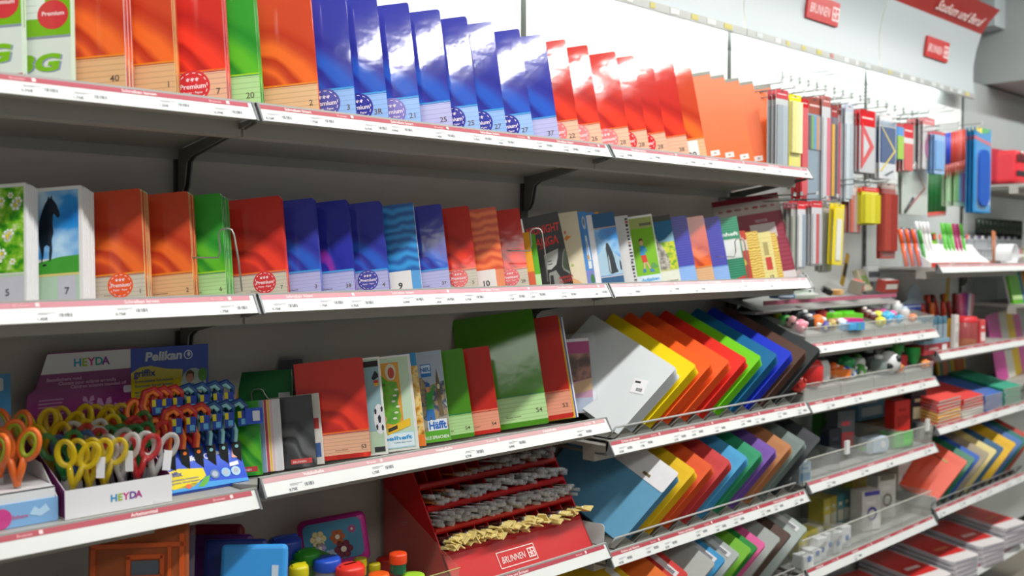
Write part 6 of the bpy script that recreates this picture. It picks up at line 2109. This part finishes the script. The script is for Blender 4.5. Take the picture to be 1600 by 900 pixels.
for q, (pxa, pxb, cols, lb) in enumerate(((1452, 1490, ['e8e8e8/s', 'dcdce0/s', 'e8e8e8/s', 'e0e0e4/s'], 'white cardboard pen stand with red foot, left one'), (1487, 1545, ['60c83c/s', '50c030/s', '70d048/s', 'c83878/s', 'b83070/s', '60c83c/s'], 'white cardboard pen stand with green and pink pens'))):
    a, b = at(pxa, 405, .04), at(pxb, 405, .04)
    w = b.x - a.x
    t = thing('pen_display', lb, 'pen display', T((a.x + b.x) / 2, .03, zE))
    m = MB().ext([(0, 0), (.11, 0), (.11, .085), (.085, .095), (.05, .05), (0, .016)][::-1], -w / 2, w / 2, 'ecebea/s')
    m.build('stand_body', t)
    MB().box((-w / 2, -.003, .0), (w / 2, .0, .018), 'd03830/s').box((w * .2, -.004, .004), (w * .42, -.003, .015), 'ece4e0').build('red_foot', t)
    for k, c in enumerate(cols):
        pen(((a.x + b.x) / 2 - w * .3 + k * w * .6 / len(cols), .095, zE + .058), -10, 0, c, c, .13, '%s pen in the %s cardboard stand, %s' % ('green' if c[0] in '567' else 'pink' if c[0] in 'cb' else 'white', ['left', 'right'][q], ['first', 'second', 'third', 'fourth', 'fifth', 'sixth'][k]), 'pens in the %s cardboard stand' % ['left', 'right'][q], .0065)
p = at(1470, 368, .02)
for px, c in ((1459, 'e85030'), (1467, 'e86040'), (1510, 'f05838')):
    p = at(px, 370, .055)
    tag(MB().prism([(.014 * math.cos(i * PI / 8) * (1 if i % 2 else .65), .014 * math.sin(i * PI / 8) * (1 if i % 2 else .65)) for i in range(16)], -.001, 0, c).build('price_star', mw=T(p.x, .052, p.z)), 'orange star shaped price sticker on the %s' % {1459: 'left pen stand, left one', 1467: 'left pen stand, right one', 1510: 'green pen stand'}[px], 'sticker')
t = thing('pen_grid', 'clear compartment grid of pens at the back of the pen shelf', 'pen grid', T(0, 0, 0))
a, b = at(1478, 365, .22).x, at(1590, 365, .22).x
m = MB()
for k in range(22):
    x = a + (b - a) * k / 21
    m.box((x, .20, zE), (x + .003, .25, zE + .125), 'd4d8dc/s')
for k in range(3):
    m.box((a, .198, zE + .03 + k * .045), (b, .202, zE + .036 + k * .045), 'c0c4cc/s')
m.build('grid_walls', t)
m = MB()
for k in range(20):
    x = a + (b - a) * (k + .5) / 21
    m.tube([(x, .225, zE + .01), (x, .21, zE + .14)], .006, ['5c4470/s', 'd8d8dc/s', '404448/s', 'b8b8c0/s'][k % 4], 6)
m.build('grid_pens', t)
tag(MB().box((a, .19, zE), (b, .196, zE + .026), 'c03c38/s').build('front_strip'), 'red strip along the foot of the compartment grid of pens', 'strip')
p = at(1582, 412, .02)
t = thing('paper_roll', 'curled white paper band at the right end of the pen shelf', 'paper roll', T(p.x, .06, zE + .001))
m = MB()
P = [(.045 * math.cos(a_ * PI / 10), .05 + .048 * math.sin(a_ * PI / 10)) for a_ in range(-5, 13)]
P2 = [(.042 * math.cos(a_ * PI / 10), .05 + .045 * math.sin(a_ * PI / 10)) for a_ in range(-5, 13)][::-1]
for i in range(17):
    m.prism([P[i], P[i + 1], P2[16 - i], P2[17 - i]], -.05, .02, 'eceef0/s')
m.build('paper_band', t)
MB().box((-.10, -.04, 0), (.0, .01, .004), 'e4e6e8/s').build('paper_tail', t)
p = at(1557, 408, .02)
for k in range(2):
    tag(MB().tube([(0, 0, 0), (0, .03, .17)], .005, 'b06c48/s', 6, rs=[.002, .005]).build('colour_pencil', mw=T(p.x - .01 + k * .012, .03, zE + .002) @ RY(24 + k * 4)), 'copper coloured pencil leaning beside the paper band, %s' % ['left', 'right'][k], 'pencil')
p = at(1458, 350, .12)
t = thing('brochure', 'small kraft and green brochure behind the white pen stand', 'brochure', T(p.x, .13, zE + .06) @ RX(-10))
MB().box((-.04, 0, 0), (.03, .002, .13), 'a88c68').build('kraft_sheet', t)
MB().box((-.02, -.003, 0), (.08, -.001, .085), '88c030/s').decal([(-.01, .05), (.07, .05), (.07, .08), (-.01, .08)], -.0036, '303838').build('green_sheet', t)

# ------------------------------------------------------------------ craft shelf (fifth bay)
zF = HFF - .012
a, b = at(1441, 545, .012), at(1481, 545, .012)
t = thing('glue_display', 'red and grey counter box with rows of silver glue sticks', 'display box', T((a.x + b.x) / 2, .005, zF))
w = b.x - a.x
MB().box((-w / 2, 0, 0), (w / 2, .09, .042), 'a83038/s').box((w * .2, -.001, .012), (w * .38, 0, .034), 'e4e4e4').box((-w * .3, -.001, .018), (w * .05, 0, .027), 'd0a8a8').build('box_front', t)
MB().box((-w / 2, -.001, .042), (w / 2, .09, .058), '88a8bc/s').build('box_rim', t)
for k in range(5):
    for j in range(3):
        m_ = T((a.x + b.x) / 2 - w * .4 + k * w * .2, .018 + j * .028, zF + .058)
        if k == 0 and j == 0:
            g = thing('glue_stick', 'silver and blue glue stick standing in the red counter box', 'glue stick', m_, 'glue sticks in the red counter box')
            MB().lathe([(.0105, 0), (.0105, .058)], '98a8b4/s', 12).build('tube', g)
            MB().lathe([(.0108, .058), (.0108, .085), (.009, .088)], '4c7488/s', 12).build('cap', g)
        else:
            dup(g, m_, g['label'])
p = at(1434, 540, .20)
t = thing('display_card', 'pale blue display card with a rounded top behind the glue sticks', 'display card', T(p.x, .20, zF) @ RX(-4))
MB().prism([(-.13, 0), (.13, 0), (.13, .19), (.09, .195)] + [(.07 * math.cos(i * PI / 10), .205 + .06 * math.sin(i * PI / 10)) for i in range(11)] + [(-.09, .195), (-.13, .19)], 0, .003, 'a8bccc/s').build('card', t)
MB().box((-.13, -.05, 0), (.13, 0, .05), '94acbc/s').build('card_base', t)


def jar(px, y, r, h, body, lid, label, name='craft_jar'):
    p = at(px, 530, y)
    t = thing(name, label, 'jar', T(p.x, y, zF))
    MB().lathe([(r * .92, 0), (r, .006), (r, h * .8), (r * .92, h * .84)], body).build('glass', t)
    MB().lathe([(r * .88, .003), (r * .88, h * .25), (.0005, h * .28)], 'a89438/s').build('filling', t)
    MB().lathe([(r * 1.02, h * .82), (r * 1.02, h * .98), (r * .9, h), (.0005, h)], lid).build('lid', t)
    return t


jar(1508, .05, .046, .13, 'd86c6c/t', 'd83038/s', 'clear jar with a red lid on the craft shelf')
on_shelf_box(1529, 530, .05, .042, .04, .11, 'd85050/s', 'e8d8d8', 'red and white packet right of the red lidded jar', -10, zmin=zF)
on_shelf_box(1484, 530, .10, .03, .03, .12, 'd8a828/s', 'c03830', 'narrow yellow and red tube pack left of the red lidded jar', -10, zmin=zF)
on_shelf_box(1492, 510, .06, .03, .02, .14, 'dcd8d4/s', 'c0b8b8', 'narrow white carton left of the red lidded jar', -10, zmin=zF)
for k in range(16):
    px = 1452 + (k % 8) * 5.5
    yy = .14 + .05 * (k // 8)
    c, cn = [('c83820/s', 'red'), ('e07020/s', 'orange'), ('202024/s', 'black'), ('a02c20/s', 'dark red')][k % 4]
    p = at(px, 540, yy)
    pen((p.x, yy, zF + .02), rr.uniform(-14, 0), rr.uniform(-30, 30), c, c, .17 + .03 * (k // 8), '%s marker standing behind the glue sticks, %s row, place %s' % (cn, ['front', 'rear'][k // 8], ['one', 'two', 'three', 'four', 'five', 'six', 'seven', 'eight'][k % 8]), 'markers behind the glue sticks', .009)
p = at(1480, 520, .18)
tag(MB().box((-.014, 0, 0), (.014, .006, .34), 'c8a828/s').decal([(-.004, .02), (.004, .02), (.004, .3), (-.004, .3)], -.0006, '786c38').build('measuring_rule', None, .002, 1, mw=T(p.x, .19, zF + .02) @ RY(8)), 'yellow rule standing up behind the glue sticks', 'rule')
for k in range(5):
    p = at(1506 + k * 5, 520, .15)
    t = thing('craft_tube', '%s roll of craft paper standing behind the red lidded jar, %s' % (['pink', 'magenta', 'purple', 'white', 'rose'][k], ['first', 'second', 'third', 'fourth', 'fifth'][k]), 'paper roll', T(p.x, .16 + .01 * k, zF) @ RY(-10 + 7 * k))
    MB().tube([(0, 0, 0), (0, 0, .22)], .014, ['e07090/s', 'c03888/s', '7c4890/s', 'e0dce0/s', 'd88898/s'][k], 12).build('roll', t)
    MB().tube([(0, 0, .2195), (0, 0, .2205)], .009, 'f0e8ec', 12).build('core', t)
p = at(1540, 520, .20)
tag(MB().prism([(-.05, 0), (.04, 0), (.06, .2), (.05, .27), (-.03, .28)], 0, .08, 'c0ccd4/a').build('clear_bin', mw=T(p.x, .17, zF)), 'clear plastic bin at the right end of the craft shelf', 'bin')

# ------------------------------------------------------------------ flat card folders (fifth bay)
zG = HG - .012
FL = [(3.02, 3.26, 'e04840', 'red', 11, .145, 'left'), (3.27, 3.50, 'd83c38', 'bright red', 10, .125, 'second'), (3.51, 3.72, '3c68b4', 'blue', 11, .115, 'third'), (3.73, 3.95, '2ca080', 'green', 11, .125, 'right')]
for (xa, xb, c, cn, n, hh, pos) in FL:
    und = {0: c, 1: 'e8a820', 2: c, 3: 'b090d0' if pos == 'left' else c, 4: 'e8e4dc', 5: 'e06030'}
    for i in range(n):
        z = zG + hh * (i + .0) / n
        col = c if i >= n - 4 else ({'left': ['a888c8', 'b898d4', 'e4dcd0', 'e87048', 'e8a020', 'f0b020', 'e8a828'], 'second': ['e85c30', 'e86430', 'e85828', 'e0dcd4', 'dcd8d0', 'e4e0d8'], 'third': ['202428', '282c34', '202428', '2c50a0', '3058a8', '3460b0', '3460b0'], 'right': ['d8d4cc', 'c8ccc8', 'e0e0dc', '289078', '289078', '289078', '289078']}[pos][min(i, 5)])
        t = thing('card_folder', ('%s card folder on top of the %s flat stack' % (cn, pos)) if i == n - 1 else 'card folder lying in the %s flat stack, layer %s from the bottom' % (pos, ['one', 'two', 'three', 'four', 'five', 'six', 'seven', 'eight', 'nine', 'ten'][i]), 'folder', T((xa + xb) / 2, .145, z) @ RX(12) @ RZ(rr.uniform(-2, 2)), 'flat card folders in the %s stack' % pos)
        w = (xb - xa) * .96
        tk = hh / n * .62
        MB().box((-w / 2, -.15, 0), (w / 2, .14, tk), col).build('cover', t)
        MB().box((-w / 2 + .002, -.1502, .0008), (w / 2 - .002, -.149, tk - .0012), 'e4e0d8').build('inner_sheets', t)
for k, px in enumerate((1462, 1497, 1540, 1572, 1597)):
    p = at(px, 655, -.0)
    tag(MB().ext([(0, 0), (.20, 0), (.02, .11), (.0, .11)][::-1], 0, .003, 'c4ccd0/a').box((-.0, -.003, 0), (.016, .0, .11), 'c4ccd0/a').build('shelf_divider', mw=T(p.x, .003, zG)), 'clear acrylic upright divider between the flat folder stacks, %s from the left' % ['first', 'second', 'third', 'fourth', 'fifth'][k], 'shelf divider')


# leaning folders (fifth bay)
def row5(hz, x_off, items, rowname, wh):
    w, h = wh
    z0 = hz + .008
    rc = frame(FA, FB, FC, (0, 0, 0)) @ Vector((w, 0, 0))
    for (rpx, key, cn) in items:
        x = xat(rpx, .012 + rc.y, z0 + rc.z) - rc.x
        for i in range(2):
            nn = frame(FA, FB, FC, (0, 0, 0)).col[1].xyz
            t = thing('folder', '%s card folder %s in the %s' % (cn, 'in front' if not i else 'behind its twin', rowname), 'folder', frame(FA, FB, FC, (x + nn.x * i * .011, .012 + nn.y * i * .011, z0 + nn.z * i * .011)), 'leaning folders')
            folder(t, w, h, key, 'card' if i == 0 else 'plastic')
    m = MB().box((3.02, 0, hz - .004), (3.97, .30, hz - .002), '8c8c88/s')
    for i in range(11):
        xx = 3.03 + i * .082
        m.add([(xx, .004, hz), (xx + .035, .004, hz + .026), (xx + .079, .004, hz), (xx, .27, hz), (xx + .035, .27, hz + .026), (xx + .079, .27, hz)], [(0, 1, 4, 3), (1, 2, 5, 4), (0, 2, 1)], '5c5c58/s')
    r = thing('folder_rack', 'dark metal rack with front rail for the ' + rowname, 'rack')
    m.build('tooth_tray', r)
    MB().tube([(3.02, .02, hz + .004), (3.02, -.004, hz + .034), (3.97, -.004, hz + .034), (3.97, .02, hz + .004)], .003, '8c8e8c/s').build('front_rail', r)
    MB().box((3.02, .0, hz), (3.03, .22, hz + .045), 'b4b8b4/s').build('end_plate', r)


row5(HH, 3, [(1512, 'e8583c/s', 'orange red'), (1524, '2c7c5c/s', 'dark green'), (1532, '3464c0', 'blue'), (1546, 'a89c84', 'beige'), (1558, 'e4d490', 'cream'), (1569, '34648c', 'slate blue'), (1588, 'e8b820', 'yellow'), (1598, '4c78b8', 'mid blue'), (1606, '2c7870', 'teal'), (1614, 'c04838', 'brick red')], 'right hand row of leaning folders', (.24, .315))

# red covered pads (lowest shelf)
zI = HI - .012


def redpad(x, y, z, label, stripe):
    t = thing('writing_pad', label, 'writing pad', T(x, y, z) @ RX(6) @ RZ(-8 + rr.uniform(-3, 3)), 'red covered pads in stacks')
    poly = rrect(-.105, -.148, .105, .148, .025, '1100')
    m = MB()
    m.add([(a, b, .0) for a, b in poly] + [(a, b, .014) for a, b in poly], [tuple(range(len(poly)))[::-1]] + [(i, (i + 1) % len(poly), len(poly) + (i + 1) % len(poly), len(poly) + i) for i in range(len(poly))], 'pg_white')
    m.build('paper_block', t)
    m = MB()
    m.add([(a, b, .0145) for a, b in poly], [tuple(range(len(poly)))], 'e8e4e4/s')
    m.add([(-.098, -.09, .0150), (.098, -.09, .0150), (.098, .145, .0150), (-.098, .145, .0150)], [(0, 1, 2, 3)], 'd42c2c/s')
    m.add([(-.05, -.04, .0154), (.05, -.04, .0154), (.05, -.02, .0154), (-.05, -.02, .0154)], [(0, 1, 2, 3)], stripe)
    m.build('cover', t)


for sidx, (x, y, z, n) in enumerate(((3.60, .12, .19, 5), (3.30, .12, .19, 5), (3.02, .12, .17, 5), (3.86, .12, .22, 5), (2.76, .12, .16, 4), (2.50, .12, .15, 4))):
    for i in range(n):
        redpad(x, y, z - .03 + i * .019, 'red and white writing pad in the %s low stack, layer %s from the bottom' % (['fourth', 'third', 'second', 'fifth', 'leftmost pair', 'far left'][sidx], ['one', 'two', 'three', 'four', 'five'][i]), ['f0d0d0', 'e08060'][sidx % 2])
struct(MB().box((2.003, .0, .02), (2.997, .30, .110), 'shelf_grey').build('trim_3'))
shelf('bottom shelf under the carton tray', 2, 3, .12, 'b04868/s', ('Blöcke', 3), P1, tags=0, flat=True)

# ------------------------------------------------------------------ far bay
for k, (x, c) in enumerate(((4.10, 'e03440/s'), (4.34, 'd83040/s'), (4.58, 'd83444/s'))):
    t = thing('zip_bag', 'red and black zipped bag on the far shelf, %s' % ['nearest', 'middle', 'farthest'][k], 'bag', T(x, .10, 1.836))
    MB().box((-.105, -.05, 0), (.105, .05, .155), c).build('bag_body', t, .02, 3)
    MB().box((-.10, -.054, .10), (.10, -.049, .135), '5c2024/s').box((-.10, -.054, .035), (.10, -.049, .058), '2c2c30/s').build('zip_flaps', t)
    m = MB()
    for s in (-1, 1):
        m.ball((s * .06, -.056, .142), .008, 'd8c8c8/m', 10)
    m.build('snap_buttons', t)
tag(MB().box((-.40, 0, 0), (.40, .004, .20), 'c02c40/s').box((-.38, -.002, .02), (.38, 0, .17), 'b83048/s').build('display_board', None, 0, 2, mw=T(4.42, .27, 1.836)), 'dark pink board behind the red zipped bags', 'board')
for k in range(6):
    c, cn = [('4c9c28/s', 'green'), ('d08898/s', 'pink'), ('587088/s', 'grey blue'), ('303438/s', 'black'), ('b04860/s', 'crimson'), ('68a838/s', 'light green')][k]
    on_shelf_box(1560 + k * 7, 340, .22, .06, .04, .055, c, 'd8dcd8', '%s carton on the far shelf beside the pen shelf' % cn, -10, zmin=1.478)
for k in range(12):
    pen((4.05 + k * .05, .24, 1.478), 0, 0, '18281c/s', '181c1c/s', .20, 'dark pen standing at the back of the far shelf, place %s' % ['one', 'two', 'three', 'four', 'five', 'six', 'seven', 'eight', 'nine', 'ten', 'eleven', 'twelve'][k], 'dark pens on the far shelf', .014)
for k, x in enumerate((4.12, 4.36, 4.60)):
    t = thing('writing_pad', 'green writing pad with blue and red stripes on the far shelf, %s' % ['nearest', 'middle', 'farthest'][k], 'writing pad', T(x, .06, 1.268) @ RX(-12))
    m = MB().box((-.105, 0, 0), (.105, .012, .20), '5ca818/s')
    m.decal([(-.105, .02), (.105, .02), (.105, .04), (-.105, .04)], -.0004, 'b8d898')
    m.decal([(.03, 0), (.055, 0), (.055, .2), (.03, .2)], -.0008, '3c50a8')
    m.decal([(.075, 0), (.10, 0), (.10, .2), (.075, .2)], -.0008, 'd85030')
    m.text('BLOCK', .022, -.09, .165, -.0012, 'a8d080', .03)
    m.build('cover', t)
    MB().box((-.104, .012, .001), (.104, .022, .199), 'pg_white').build('paper_block', t)
cs = [('d050a0/s', 'pink'), ('d8d4cc/s', 'white'), ('f0c818/s', 'yellow'), ('e868b0/s', 'light pink'), ('c8c8c4/s', 'grey')]
for k, (c, cn) in enumerate(cs):
    t = thing('card_sheet', 'large %s card sheet leaning on the far shelf' % cn, 'card sheet', T(4.10 + k * .15, .13 + .02 * k, .89) @ RX(-8) @ RY(-6))
    MB().box((-.075, 0, 0), (.075, .002, .33), c).build('sheet', t)
    MB().box((-.07, .003, .004), (.07, .008, .325), c).build('rear_sheets', t)
# coloured frames card in the gap under the craft shelf
for k, (c, ci, z) in enumerate((('e8b414/s', '1c8068/s', 0), ('f0d020/s', 'd86040/s', .0))):
    t = thing('card_pack', 'yellow framed pack of coloured card behind the flat green folders, %s' % ['left', 'right'][k], 'card pack', T(3.72 + k * .16, .24, zG + .02) @ RX(-6))
    MB().box((-.075, 0, 0), (.075, .012, .27), c).build('frame', t)
    MB().box((-.055, -.002, .02), (.055, 0, .245), ci).box((-.03, -.003, .05), (.03, -.002, .2), 'e07838/s').build('inner_sheets', t)
